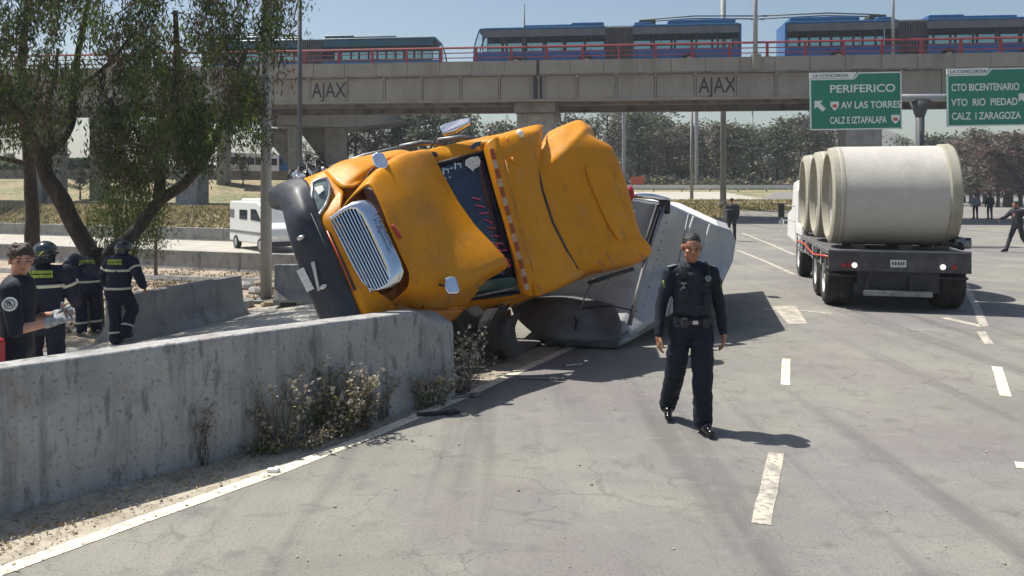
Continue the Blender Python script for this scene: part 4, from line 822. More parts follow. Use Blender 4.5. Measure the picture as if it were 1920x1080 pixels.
# shards on the road
for (x, y, w_, h_, r_, lab, mt) in ((822, 778, .42, .05, .25, 'black rubber strip lying across the white edge line', 'black'), (872, 745, .35, .05, .4, 'dark splinter beside the white line at the edge of the shadow', 'dull_metal'), (1072, 686, .2, .1, .3, 'small pale metal scrap on the road in the trailer shadow', 'alloy'), (1018, 712, .5, .06, -.1, 'thin pale strip of trim lying in the truck shadow', 'dull_metal'), (512, 886, .09, .05, 0, 'small white pebble on the edge line', 'white')):
    c = G(x, y); o = MB(); o.box((0, 0, .018), (w_, h_, .03), Matrix.Rotation(r_, 3, 'Z')); o.box((w_*.3, .02, .02), (w_*.3, h_*1.4, .035), Matrix.Rotation(r_+.5, 3, 'Z')); ob = o.build('debris', M[mt], bevel=.008); ob.location = c; tag(ob, lab, 'debris')
c = G(735, 757); ob = MB().tube([(-.4, -.25, .02), (0, .02, .03), (.45, .25, .02)], .018, 6).build('stick', M['bark_grey']); ob.location = c; tag(ob, 'thin bare stick lying in the dust between the weeds', 'stick')

for pts in ([(1100, 505, -3.02), (1090, 480, -2.8), (1080, 470, -2.72)], [(948, 300, -1.98), (962, 370, -1.95), (980, 440, -1.95), (1000, 510, -1.98)], [(745, 300, -1.16), (775, 350, -1.1), (800, 400, -1.08)]):
    ring([Q(*p) for p in pts], M['yellow_torn'], 'panel_seam', .006, None, False)
for (x, y, u, k) in ((1120, 485, -2.95, 0), (1135, 470, -2.98, 1), (1000, 520, -2.1, 2), (880, 505, -1.3, 3), (830, 535, -.8, 4), (1195, 470, -3.35, 5), (690, 315, -1.0, 6)):
    a = Q(x, y, u+.015); MB().tube([a, a+Vector((.01, .12+.02*k % .1, .03)), a+Vector((-.01, .26, .02*(k % 3)))], .006, 4).build('scratch', M['dull_metal'], wk)

# ribs and rivet rows of the trailer front
for k, (xa, ya, da, xb, yb, db) in enumerate(((1190, 395, 11.75, 1130, 560, 11.5), (1300, 405, 12.15, 1236, 598, 11.45), (1330, 420, 12.35, 1290, 565, 11.85))):
    strip([(xa, ya, da), ((xa+xb)/2, (ya+yb)/2, (da+db)/2), (xb, yb, db)], .016, M['trailer'], 'front_rib', Vector((-.02, -.1, 0)))
for k in range(12):
    MB().ell(P(1238-k*4.6, 400+k*17, 11.8-k*.05)+Vector((.1, -.12, 0)), (.014, .012, .014), 8, 6).build('rivet', M['dull_metal'], tr)
# roof markers, door seam, handle and vents of the tractor
for x, y, u in ((952, 262, -2.12), (962, 300, -2.1), (1008, 505, -2.18)):
    MB().ell(Q(x, y, u+.01), (.03, .045, .02)).build('marker_lamp', M['amber'], wk, smooth=True)
ring([Q(700, 340, -.3), Q(748, 322, -.95), Q(800, 300, -1.5)], M['yellow_torn'], 'bonnet_gap', .007, None, False)
for k in range(4): ring([Q(800+k*9, 555-k*1.5, -.85-.1*k), Q(806+k*9, 568-k*1.2, -.9-.1*k)], M['black'], 'side_vent', .008, None, False)

for k, (pts, th) in enumerate([([(878, 578, 9.9), (900, 600, 9.85), (892, 640, 9.9)], .05), ([(935, 575, 9.9), (918, 610, 9.8), (934, 655, 9.85)], .035), ([(960, 590, 9.9), (948, 630, 9.85), (968, 668, 9.9)], .03), ([(845, 590, 9.7), (865, 625, 9.7), (858, 665, 9.75)], .05)]):
    mb = MB(); rr = [P(*q) for q in pts]; wv = Vector((.1+.05*(k % 2), .05, .03)); mb.grid(cr_grid([[p-wv, p+Vector((0, -.06, 0)), p+wv] for p in rr], 3)); mb.build('crushed_step', M['rubber' if k % 2 else 'black'], tf, solid=.02)
# ================================================================== PEOPLE  (figures face -y, x to the viewer's right, feet at z=0)
def remesh(mb, name, m, parent, vox, smooth_it=2, disp=None, mats=None):
    me = mb.mesh(name+'_raw', M['skin']); o = bpy.data.objects.new('tmp', me); C.objects.link(o)
    r = o.modifiers.new('r', 'REMESH'); r.mode = 'VOXEL'; r.voxel_size = vox
    s_ = o.modifiers.new('s', 'SMOOTH'); s_.factor = .5; s_.iterations = smooth_it
    dg = bpy.context.evaluated_depsgraph_get(); dg.update(); out = bpy.data.meshes.new_from_object(o.evaluated_get(dg)); bpy.data.objects.remove(o); bpy.data.meshes.remove(me)
    out.name = name; out.materials.clear()
    for k in (m if isinstance(m, list) else [m]): out.materials.append(k)
    if disp:
        amp, fr, sx = disp
        co = np.empty(len(out.vertices)*3); out.vertices.foreach_get('co', co); co = co.reshape(-1, 3); no = np.empty_like(co).ravel(); out.vertices.foreach_get('normal', no); no = no.reshape(-1, 3)
        for i, (c, n_) in enumerate(zip(co, no)):
            d = mnoise.noise(Vector((c[0]*fr, c[1]*fr, c[2]*fr*sx)))+.5*mnoise.noise(Vector((c[0]*fr*2.1+5, c[1]*fr*2.1, c[2]*fr*sx*2.3)))
            co[i] += n_*d*amp
        out.vertices.foreach_set('co', co.ravel())
    out.polygons.foreach_set('use_smooth', [True]*len(out.polygons)); out.update()
    q = bpy.data.objects.new(name, out); C.objects.link(q); q.parent = parent; return q
def V(*a): return Vector(a)
def hand(mb, w, d, palm_n, side, curl=.5, sc=1.):
    """w wrist point, d direction to the fingertips, palm_n palm normal, side direction of the thumb"""
    d = d.normalized(); side = (side-d*side.dot(d)).normalized(); n = palm_n-d*palm_n.dot(d); n = (n-side*n.dot(side)).normalized()
    c = w+d*.05*sc
    mb.cap(w, .026*sc, w+d*.03*sc, .028*sc)
    for k, o in enumerate((.03, .01, -.01, -.03)):
        mb.cap(w+d*.015*sc+side*o*.6*sc, .015*sc, w+d*.088*sc+side*o*sc, .0125*sc, 10)
        ln = (.068, .077, .07, .055)[k]*sc; p = w+d*.088*sc+side*o*1.05*sc; a = 0
        for j, f in enumerate((.45, .32, .26)):
            a += curl*(.5, .9, .6)[j]; q = p+(d*math.cos(a)+n*math.sin(a))*ln*f; mb.cap(p, (.0100-.0008*j)*sc, q, (.0094-.0008*j)*sc, 10); p = q
    p = w+d*.02*sc+side*.026*sc
    for j, (L_, a) in enumerate(((.042, .75), (.032, .45), (.026, .2))):
        q = p+(d*math.cos(a)+side*math.sin(a)+n*.3*(j+.6)*curl).normalized()*L_*sc; mb.cap(p, (.0145-.0022*j)*sc, q, (.0125-.002*j)*sc, 10); p = q
def head_geo(mb, c, s_=1., R=None):
    """adds skull, jaw, nose, ears; c centre of the head, face towards -y in R frame"""
    R = R or Matrix.Identity(3)
    def T(x, y, z): return c+R @ (V(x, y, z)*s_)
    E = lambda p, r: mb.ell(T(*p), [k*s_ for k in r], 18, 12, rot=R)
    E((0, .012, .035), (.074, .094, .085)); E((0, -.028, -.03), (.058, .058, .075)); E((0, -.045, -.075), (.036, .036, .03)); E((0, -.02, .03), (.066, .07, .07))
    E((0, -.082, .018), (.045, .014, .012)); mb.cap(T(0, -.088, .01), .009*s_, T(0, -.104, -.028), .0135*s_, 10); E((.012, -.093, -.03), (.009, .01, .008)); E((-.012, -.093, -.03), (.009, .01, .008))
    for sx in (-1, 1): E((sx*.036, -.065, -.022), (.022, .022, .02)); E((sx*.078, .008, -.003), (.009, .02, .032)); E((sx*.045, -.02, -.06), (.016, .035, .022))
    E((0, -.083, -.055), (.024, .012, .006)); E((0, -.08, -.066), (.02, .011, .007))
    return T, E
def face_parts(T, R, s_, parent, eye=True, brow=True, hairm=None):
    if eye:
        for sx in (-1, 1):
            e = MB().ell(T(sx*.031, -.0815, .004), (.0135*s_, .006*s_, .0065*s_), 10, 8, rot=R).build('eye', M['eye'], parent, smooth=True, off=(0, 0, 0))
    if brow:
        for sx in (-1, 1): MB().tube([T(sx*.016, -.094, .023), T(sx*.032, -.092, .028), T(sx*.05, -.078, .022)], [.004*s_, .0048*s_, .003*s_], 6).build('eyebrow', hairm or M['hair'], parent, smooth=True, off=(0, 0, 0))
    MB().tube([T(-.022, -.086, -.06), T(0, -.093, -.0585), T(.022, -.086, -.06)], [.003*s_, .0048*s_, .003*s_], 6).build('mouth', M['lip'], parent, smooth=True, off=(0, 0, 0))
def hair_shell(T, R, s_, parent, m, long_=0., nfl=0, name='hair'):
    mb = MB(); mb.ell(T(0, .012, .05), [(.079+long_)*s_, (.096+long_)*s_, (.080+long_)*s_], 20, 14, rot=R); mb.ell(T(0, .045, .0), [.074*s_, .062*s_, .06*s_], 18, 12, rot=R)
    r = random.Random(5)
    for k in range(nfl):
        a = r.uniform(-2.6, 2.6); h = r.uniform(.035, .12); rad = .075*math.sqrt(max(.05, 1-((h-.04)/.095)**2)); mb.ell(T(math.sin(a)*rad, .02-math.cos(a)*rad*1.1, h), [.022*s_, .024*s_, .02*s_], 10, 8, rot=R)
    return remesh(mb, name, m, parent, .006, 1, (.004, 45, 1))
def figure(name, loc, rz, label, j, skin, mats, vox=.007, sc=1., gap=0., hs=1., extra=None, cat='person', group=None, hands=None, headR=None, short_sleeve=False, shoe='shoe', disp=.006):
    """j: joints dict (metres, standing figure ~1.76 m)"""
    o = empty('person', loc, True, rz); o.scale = (sc,)*3; tag(o, label, cat, group)
    b = MB()
    # body
    sh, hp = j['sh'], j['hip']; nk = j['neck']; hd = j['head']; hR = headR or Matrix.Identity(3)
    b.cap(nk, .056, hd+V(0, .012, -.05), .054); T, E = head_geo(b, hd, hs, hR)
    pel = j['pelvis']; ch = j['chest']
    b.cap(pel, .095, ch, .10)
    for s_ in 'LR':
        b.cap(j['sh'+s_], .058, j['el'+s_], .042); b.cap(j['el'+s_], .041, j['wr'+s_], .028)
        b.cap(j['hip'+s_], .085, j['kn'+s_], .055); b.cap(j['kn'+s_], .054, j['an'+s_], .038)
        b.cap(j['sh'+s_], .06, ch+V(0, 0, .05), .08)
        h = (hands or {}).get(s_)
        if h: hand(b, j['wr'+s_], *h)
        b.cap(j['an'+s_]+V(0, 0, .0), .028, j['an'+s_].lerp(j['toe'+s_], .6)+V(0, 0, .012), .018)
    body = remesh(b, 'body', skin, o, vox)
    return o, body, T, hR
def torso_cloth(j, dx, th, m, o, name, long_hem=0., vox=.008, disp=.006, sleeve=1., waist=.135, chestw=.19, dep=.115):
    b = MB(); pel = j['pelvis']; ch = j['chest']
    def rowell(c, w, d, h): b.ell(c, (w, d, h), 20, 12)
    # torso stack
    n = 9
    for i in range(n):
        t = i/(n-1); c = pel.lerp(ch+V(0, 0, .1), t)
        w = (waist+.03)*(1-t)+chestw*t if t > .25 else waist+.035
        rowell(c, w+th, dep+.012*(1-abs(t-.6))+th, .11)
    for s_ in 'LR':
        b.cap(j['sh'+s_], .072+th, j['el'+s_], .055+th)
        b.cap(j['sh'+s_], .072+th, ch+V(0, 0, .09), .085+th)
        if sleeve > .5: b.cap(j['el'+s_], .055+th, j['el'+s_].lerp(j['wr'+s_], .96), .038+th)
        b.cap(j['sh'+s_]+V(0, 0, -.01), .06+th, j['neck']+V(0, .01, -.02), .05+th)
    if long_hem: rowell(pel+V(0, 0, -long_hem*.5), waist+.05+th, dep+.02+th, long_hem)
    return remesh(b, name, m, o, vox, 3, (disp, 11, .8))
def leg_cloth(j, th, m, o, name='trousers', vox=.008, disp=.006, wide=1.):
    b = MB(); pel = j['pelvis']; b.ell(pel+V(0, 0, -.03), (.165+th, .115+th, .13), 20, 12)
    for s_ in 'LR':
        b.cap(j['hip'+s_], .098+th, j['kn'+s_], .07*wide+th); b.cap(j['kn'+s_], .07*wide+th, j['an'+s_]+V(0, 0, -.0), .062*wide+th)
    return remesh(b, name, m, o, vox, 3, (disp, 9, 1.6))
def shoes(j, o, m='shoe', big=1.):
    for s_ in 'LR':
        a, t = j['an'+s_], j['toe'+s_]; d = (t-a); b = MB(); heel = a+V(0, 0, 0)-V(d.x, d.y, 0).normalized()*.035
        zt = t.z; b.cap(heel+V(0, 0, a.z*0-(a.z-zt)*.55), .042*big, t+V(0, 0, .015), .036*big); b.cap(a+V(0, 0, .03), .045*big, a+V(0, 0, -.03), .046*big); b.cap(a, .045*big, a.lerp(t, .6)+V(0, 0, .02), .042*big)
        for v in b.v: pass
        b.v = [(x, y, max(z, zt-.033)) if a.z < .2 else (x, y, z) for x, y, z in b.v]
        q = remesh(b, 'shoe', M[m], o, .008, 2)
# ---------- police officer walking towards the camera
J = dict(head=V(-.012, -.045, 1.655), neck=V(-.005, 0, 1.50), chest=V(0, .0, 1.33), pelvis=V(.0, .01, .98), sh=0, hip=0,
         shR=V(-.188, .01, 1.415), elR=V(-.275, .03, 1.12), wrR=V(-.315, -.06, .86), shL=V(.183, .0, 1.415), elL=V(.262, .05, 1.13), wrL=V(.285, -.02, .87),
         hipR=V(-.10, .01, .93), knR=V(-.125, .10, .52), anR=V(-.155, .33, .13), toeR=V(-.18, .17, .035),
         hipL=V(.09, 0, .93), knL=V(.075, -.10, .50), anL=V(.07, -.13, .09), toeL=V(.095, -.32, .035))
hh = {'R': (V(.01, -.05, -1), V(.9, .3, 0), V(.2, -1, 0), .42), 'L': (V(-.02, -.02, -1), V(-.9, .3, 0), V(-.1, -1, 0), .5)}
hRot = Euler((math.radians(6), 0, math.radians(-4))).to_matrix()
of, body, T, R = figure('person', (1.645, 7.32, 0), 0, 'police officer in dark navy uniform and vest walking towards the camera', J, M['skin'], (None, None), vox=.0052, hands=hh, headR=hRot, hs=1.09)
face_parts(T, R, 1.09, body); hair_shell(T, R, 1.045, of, M['hair'])
shirt = torso_cloth(J, 0, .0, M['navy'], of, 'shirt', disp=.008); leg_cloth(J, .016, M['navy'], of, disp=.012, wide=1.1); shoes(J, of)
b = MB()
for i in range(6):
    t = i/5; c = V(0, -.008, 1.08+.32*t); b.ell(c, (.176+.012*t, .126, .085), 20, 12)
b.ell(V(0, -.012, 1.40), (.17, .13, .07), 18, 10); vest = remesh(b, 'vest', M['navy_vest'], of, .008, 2, (.005, 16, 1))
for sx in (-1, 1): MB().tube([V(sx*.12, -.13, 1.36), V(sx*.125, -.08, 1.475), V(sx*.13, .02, 1.5), V(sx*.12, .12, 1.4)], [.03, .034, .034, .03], 8, flat=.5).build('shoulder_strap', M['navy_vest'], vest, smooth=True, off=(0, 0, 0))
for (x, z, w, h, nm, mm_) in ((-.10, 1.24, .08, .1, 'vest_pouch', 'navy_vest'), (.11, 1.2, .075, .11, 'vest_pouch', 'navy_vest')): MB().box((x, -.142, z), (w, .035, h)).build(nm, M[mm_], vest, bevel=.012, off=(0, 0, 0))
MB().lathe([(.001, .02), (.014, .018), (.026, .01), (.031, 0)], (.115, -.14, 1.385), (.1, -1, .1), 7).build('badge', M['badge_dull'], vest, off=(0, 0, 0))
MB().box((-.105, -.15, 1.345), (.05, .012, .014)).box((-.105, -.151, 1.325), (.014, .012, .04)).box((-.105, -.151, 1.303), (.035, .012, .01)).build('name_clip', M['badge_dull'], vest, off=(0, 0, 0))
MB().box((-.10, -.12, 1.43), (.045, .035, .075)).tube([V(-.1, -.13, 1.46), V(-.085, -.13, 1.53)], .006, 6).build('radio_mic', M['black'], vest, bevel=.006, off=(0, 0, 0))
for sx in (-1, 1):
    MB().box((sx*.185, -.015, 1.487), (.085, .06, .012), Matrix.Rotation(sx*.25, 3, 'Y')).build('epaulette', M['badge_dull'], shirt, bevel=.004, off=(0, 0, 0))
    MB().ell((sx*.258, -.02, 1.32), (.014, .035, .04), rot=Matrix.Rotation(sx*.25, 3, 'Y')).build('sleeve_patch', M['patch_olive'], shirt, smooth=True, off=(0, 0, 0))
b = MB(); b.lathe([(.172, -.024), (.178, -.024), (.178, .024), (.172, .024)], (0, .005, .99), (0, 0, 1), 30, closed=True); b.v = [(x, .005+(y-.005)*.8, z) for x, y, z in b.v]; belt = b.build('belt', M['black'], of, smooth=True, off=(0, 0, 0))
for x, y, w in ((-.155, -.06, .05), (-.09, -.12, .06), (.1, -.12, .07), (.16, -.05, .05)): MB().box((x, y, .985), (w, .045, .085)).build('belt_pouch', M['black'], belt, bevel=.01, off=(0, 0, 0))
MB().box((.0, -.142, .99), (.05, .012, .035)).build('buckle', M['alloy'], belt, bevel=.004, off=(0, 0, 0))
MB().tube([V(-.035, -.05, 1.5), V(-.02, -.085, 1.475), V(.0, -.1, 1.46)], .016, 8).tube([V(.035, -.05, 1.5), V(.02, -.085, 1.475), V(.0, -.1, 1.46)], .016, 8).tube([V(-.05, .0, 1.51), V(0, .055, 1.52), V(.05, 0, 1.51)], .016, 8).build('collar', M['navy'], shirt, smooth=True, off=(0, 0, 0))

# ---------- firefighters seen from behind (built facing -y, then turned round)
def firefighter(loc, rz, label, J, sc, lower_back=True, lean=None):
    o, body, T, R = figure('person', loc, rz, label, J, M['skin'], (None, None), vox=.009, hands=J.get('hands'), sc=sc, headR=J.get('R'), group='firefighters in dark turnout gear')
    jk = torso_cloth(J, 0, .028, M['fire_navy'], o, 'jacket', long_hem=.2, disp=.012, waist=.15, chestw=.2, dep=.135, vox=.01)
    leg_cloth(J, .018, M['fire_navy'], o, disp=.012, wide=1.15, vox=.01); shoes(J, o, 'rubber', 1.15)
    hd = J['head']; b = MB(); b.ell(hd+V(0, .015, .045), (.13, .155, .125), 22, 14); b.ell(hd+V(0, .06, -.03), (.115, .1, .09), 18, 12); hm = remesh(b, 'helmet', M['helmet'], o, .009, 2)
    b = MB(); b.tube([hd+V(-.03, .172, .06), hd+V(0, .185, .03), hd+V(.03, .172, -.0)], [.008, .018, .006], 7, flat=.3); b.build('helmet_stripe', M['hi_yellow'], hm, smooth=True, off=(0, 0, 0))
    MB().lathe([(.125, 0), (.15, -.012), (.15, -.022), (.12, -.012)], hd+V(0, .02, .035), (0, 0, 1), 26, closed=True).build('helmet_rim', M['black'], hm, smooth=True, off=(0, 0, 0)); MB().grid([[hd+V(math.sin(t)*.12, .02+math.cos(t)*.13, .03) , hd+V(math.sin(t)*.125, .03+math.cos(t)*.13, -.09)] for t in [-1.3+.26*i for i in range(11)]]).build('neck_flap', M['fire_navy'], hm, smooth=True, solid=.008, off=(0, 0, 0))
    MB().tube([hd+V(-.11, -.07, .07), hd+V(0, -.15, .1), hd+V(.11, -.07, .07)], .02, 8).build('visor', M['chrome'], hm, smooth=True, off=(0, 0, 0))
    ch, pel = J['chest'], J['pelvis']
    def band(c, w, d, h, m_, nm, tilt=0):
        b = MB(); b.lathe([(1., -h), (1.012, -h), (1.012, h), (1., h)], (0, 0, 0), (0, 0, 1), 40, closed=True); b.v = [(c.x+x*w, c.y+y*d, c.z+z+x*tilt) for x, y, z in b.v]; return b.build(nm, M[m_], jk, smooth=True, off=(0, 0, 0))
    band(ch+V(0, 0, -.035), .242, .19, .019, 'hi_band', 'reflective_band'); band(pel+V(0, 0, .0), .228, .19, .019, 'hi_band', 'reflective_band')
    for s_ in 'LR':
        for t, nm in ((.55, 'sleeve_band'),):
            a, e = J['sh'+s_], J['el'+s_]; c = a.lerp(e, t); MB().lathe([(.098, -.017), (.101, -.017), (.101, .017), (.098, .017)], c, (e-a), 18, closed=True).build(nm, M['hi_band'], jk, smooth=True, off=(0, 0, 0))
        a, e = J['kn'+s_], J['an'+s_]; c = a.lerp(e, .72); MB().lathe([(.104, -.017), (.107, -.017), (.107, .017), (.104, .017)], c, (e-a), 18, closed=True).build('leg_band', M['hi_band'], jk, smooth=True, off=(0, 0, 0))
    # yellow back lettering block: two rows of strokes too small to read
    r = random.Random(4)
    for row in range(2):
        b = MB(); x = -.12
        while x < .12:
            w = r.uniform(.012, .024); b.box((x, .172+ch.y*.9, ch.z+.135-row*.05), (w, .012, .034)); x += w+.008
        b.build('back_lettering', M['hi_yellow'], jk, off=(0, 0, 0))
    return o
JF = dict(head=V(0, -.03, 1.64), neck=V(0, 0, 1.49), chest=V(0, 0, 1.32), pelvis=V(0, 0, .97), sh=0, hip=0,
          shR=V(-.21, 0, 1.43), elR=V(-.29, -.05, 1.17), wrR=V(-.27, -.25, 1.02), shL=V(.21, 0, 1.43), elL=V(.29, -.1, 1.19), wrL=V(.2, -.3, 1.12),
          hipR=V(-.1, 0, .92), knR=V(-.12, -.02, .5), anR=V(-.12, .02, .09), toeR=V(-.14, -.17, .035), hipL=V(.1, 0, .92), knL=V(.12, -.02, .5), anL=V(.12, .02, .09), toeL=V(.14, -.17, .035))
X = (84-CX)/FPX*9.5; firefighter((X, 9.5, -.24), PI+.25, 'firefighter with back turned standing behind the barrier beside the young man', JF, 1.0)
JW = dict(JF); JW.update(head=V(0, -.13, 1.56), neck=V(0, -.07, 1.43), chest=V(0, -.03, 1.28), pelvis=V(0, .03, .95),
          shR=V(-.2, -.05, 1.39), elR=V(-.34, .02, 1.17), wrR=V(-.42, -.02, .98), shL=V(.2, -.05, 1.39), elL=V(.31, -.05, 1.14), wrL=V(.3, -.12, .9),
          hipR=V(-.09, .02, .9), knR=V(-.11, -.2, .56), anR=V(-.1, -.0, .2), toeR=V(-.1, -.16, .12), hipL=V(.09, .02, .9), knL=V(.08, .0, .48), anL=V(.04, .05, .09), toeL=V(.05, -.13, .035))
JW['hands'] = {'R': (V(-.3, -.1, -1), V(.9, .3, 0), V(.2, -1, 0), .6), 'L': (V(-.02, -.02, -1), V(-.9, .3, 0), V(-.1, -1, 0), .7)}
Yw = 12.6; X = (224-CX)/FPX*Yw; firefighter((X, Yw, hz(X, Yw)+.01), PI-.12, 'firefighter walking away past the tree trunk in front of the fallen jersey block', JW, .94)
# third one, bent forward behind the trunk: legs and boots show
JB = dict(JF); JB.update(head=V(.02, -.52, 1.2), neck=V(0, -.42, 1.2), chest=V(0, -.28, 1.12), pelvis=V(0, .05, .92), shR=V(-.18, -.36, 1.17), elR=V(-.22, -.42, .9), wrR=V(-.15, -.5, .7), shL=V(.18, -.36, 1.17), elL=V(.22, -.42, .9), wrL=V(.15, -.5, .7))
Yw = 13.6; X = (166-CX)/FPX*Yw; o = firefighter((X, Yw, hz(X, Yw)), PI+.9, 'firefighter bending forward against the dark tree trunk with pale boots', JB, .98)
for ch in o.children:
    if ch.name.startswith('shoe'): ch.data.materials[0] = M['badge']

# ---------- young man with gloves at far left
JM = dict(head=V(.0, -.02, 1.64), neck=V(0, 0, 1.5), chest=V(0, 0, 1.33), pelvis=V(0, .01, .98), sh=0, hip=0,
          shR=V(-.2, 0, 1.43), elR=V(-.265, -.06, 1.14), wrR=V(-.1, -.28, 1.17), shL=V(.2, 0, 1.43), elL=V(.25, -.05, 1.15), wrL=V(.08, -.29, 1.2),
          hipR=V(-.1, 0, .93), knR=V(-.11, 0, .5), anR=V(-.12, .02, .09), toeR=V(-.15, -.17, .035), hipL=V(.1, 0, .93), knL=V(.11, 0, .5), anL=V(.12, .02, .09), toeL=V(.15, -.17, .035))
HM = {'R': (V(.7, -.6, .2), V(.1, -.2, -1), V(.3, .6, .6), .6), 'L': (V(-.6, -.7, .35), V(0, .4, -1), V(0, .5, .7), .7)}
Ym = 6.35; Xm = (34-CX)/FPX*Ym
# body turned so that the left shoulder leads to the right of the picture; head looks back to the camera's right
mo, body, T, R = figure('person', (Xm, Ym, -.05), math.radians(106), 'young man with curly dark hair, navy polo and grey gloves at the left edge', JM, M['skin_pale'], (None, None), vox=.0055, hands=HM, headR=Euler((math.radians(4), 0, math.radians(-64))).to_matrix(), sc=1.02)
face_parts(T, R, 1, body, hairm=M['hair_brown']); hair_shell(T, R, 1.0, mo, M['hair_brown'], .004, 46)
tc = torso_cloth(JM, 0, .0, M['navy'], mo, 'polo_shirt', sleeve=0, disp=.006); leg_cloth(JM, 0, M['navy'], mo); shoes(JM, mo)
g = MB()
for s_ in 'RL':
    hand(g, JM['wr'+s_], HM[s_][0], HM[s_][1], HM[s_][2], HM[s_][3], 1.13); a = JM['wr'+s_]; e = JM['el'+s_]; g.cap(a.lerp(e, .22), .042, a, .036)
gl = remesh(g, 'gloves', M['glove'], mo, .0055, 1)
c = V(-.302, -.03, 1.34); n_ = V(-1, -.12, .15).normalized()
MB().lathe([(.001, .012), (.05, .01), (.052, 0)], c, n_, 24).build('sleeve_emblem', M['badge'], tc, off=(0, 0, 0))
mb = MB(); mb.lathe([(.03, .0125), (.036, .0125)], c, n_, 20)
for k in range(3): mb.tube([c+n_*.013+V(0, -.02+.015*k, -.018), c+n_*.013+V(0, .0+.008*k, .02)], .004, 5)
mb.build('emblem_mark', M['letter'], tc, off=(0, 0, 0))
MB().tube([V(-.05, -.06, 1.475), V(0, -.105, 1.44), V(.05, -.06, 1.475), V(.055, 0, 1.5), V(0, .06, 1.515), V(-.055, 0, 1.5), V(-.05, -.06, 1.475)], .016, 8).build('collar', M['navy'], tc, smooth=True, off=(0, 0, 0))
# red canister at his side
ex = empty('red_bag', (Xm-.02, Ym-.33, .0), True); tag(ex, 'red kit bag hanging at the young man hip at the left edge', 'bag')
MB().box((0, 0, .93), (.2, .14, .28)).build('bag_body', M['red'], ex, bevel=.04, seg=3); MB().tube([V(-.06, 0, 1.06), V(-.05, 0, 1.14), V(.05, 0, 1.14), V(.06, 0, 1.06)], .012, 6).build('handle', M['hi_yellow'], ex, smooth=True); MB().bb(-.1, .1, -.076, -.07, .85, .87).build('zip', M['badge'], ex)

# ---------- distant people
def small_person(px, py, Y, rz, label, top, bot, J, sc=1., group='onlookers on the far road'):
    X = (px-CX)/FPX*Y; o = empty('person', (X, Y, hz(X, Y)), True, rz); o.scale = (sc,)*3; tag(o, label, 'person', group)
    b = MB(); T, E = head_geo(b, J['head']); b.cap(J['neck'], .055, J['head'], .055)
    for s_ in 'LR': b.cap(J['wr'+s_], .03, J['wr'+s_]+V(0, 0, -.09), .026); b.cap(J['el'+s_], .042, J['wr'+s_], .03); b.cap(J['sh'+s_], .05, J['el'+s_], .042); b.cap(J['hip'+s_], .08, J['kn'+s_], .05); b.cap(J['kn'+s_], .05, J['an'+s_], .04)
    b.cap(J['pelvis'], .12, J['chest'], .13); b.cap(J['shL'], .06, J['shR'], .06); remesh(b, 'body', M['skin'], o, .016)
    torso_cloth(J, 0, .01, M[top], o, 'shirt', vox=.018, disp=.004); leg_cloth(J, 0, M[bot], o, vox=.018); shoes(J, o)
    MB().ell(J['head']+V(0, .015, .05), (.082, .1, .085)).build('hair', M['hair'], o, smooth=True, off=(0, 0, 0)); return o
JS = dict(JF); JS.update(elR=V(-.27, 0, 1.14), wrR=V(-.24, -.1, .9), elL=V(.27, 0, 1.14), wrL=V(.24, -.1, .9), neck=V(0, 0, 1.5), head=V(0, -.02, 1.65))
small_person(1829, 410, 56.5, PI, 'man in pale grey shirt standing on the far road, left of the two', 'shirt_grey', 'jeans', JS)
small_person(1856, 412, 55.5, PI, 'man in dark clothes standing on the far road, right of the two', 'jeans', 'jeans', JS, 1.02)
JR = dict(JF); JR.update(head=V(.0, -.1, 1.62), chest=V(0, -.04, 1.31), shR=V(-.18, -.02, 1.42), elR=V(-.25, -.25, 1.2), wrR=V(-.25, -.5, 1.12), shL=V(.18, -.02, 1.42), elL=V(.26, .2, 1.16), wrL=V(.26, .3, .95), knR=V(-.1, -.2, .52), anR=V(-.1, -.38, .1), toeR=V(-.1, -.56, .035), knL=V(.1, .1, .5), anL=V(.1, .42, .15), toeL=V(.1, .3, .04))
small_person(1908, 474, 27.2, math.radians(-75), 'man in black striding left at the right edge of the picture', 'jeans', 'jeans', JR, 1.0, None)
small_person(1372, 430, 33, PI, 'person in dark clothes standing behind the far corner of the trailer', 'jeans', 'jeans', JS, 1.0, None)
# ================================================================== PIPE TRUCK (origin under the middle of its tail, y forward)
M['tail_dark'] = mat('tail_dark', (.05, .05, .055), .6, var=.3, scale=3, dirt=[((.16, .14, .12), .5, 3, .52, .72), ((.12, .05, .03), .5, 5, .58, .68)])
pt = empty('pipe_truck', (6.86, 14.2, 0), True); tag(pt, 'white cab flatbed truck seen from behind with dark tail beam, carrying three concrete pipes', 'truck')
MB().bb(-1.215, 1.215, -.02, .06, .70, 1.06).build('tail_beam', M['tail_dark'], pt, bevel=.012)
MB().bb(-1.215, 1.215, -.03, .1, 1.055, 1.085).build('bed_edge', M['dull_metal'], pt, bevel=.005)
bed = MB().bb(-1.2, 1.2, .06, 6.2, .98, 1.06).build('bed', M['dull_metal'], pt, bevel=.01)
for k in range(9):
    for sx in (-1, 1): MB().bb(sx*1.2-.03, sx*1.2+.03, .3+k*.68, .36+k*.68, .72, .98).build('side_stake', M['white' if k % 2 else 'dull_metal'], bed)
for sx in (-1, 1): MB().bb(sx*1.2-.012, sx*1.2+.012, .1, 6.2, .72, .76).build('side_rail', M['dull_metal'], pt); MB().bb(sx*.42-.05, sx*.42+.05, .1, 7.6, .6, .86).build('chassis_rail', M['black'], pt)
MB().bb(-.7, .7, .05, .1, .33, .7).build('rear_apron', M['black'], pt, bevel=.01)
MB().bb(-.62, .55, -.12, .0, .28, .38).build('bumper_bar', M['dull_metal'], pt, bevel=.015)
MB().bb(-1.2, -.65, .12, .8, .58, .62).bb(.65, 1.2, .12, .8, .58, .62).build('mudguard', M['black'], pt)
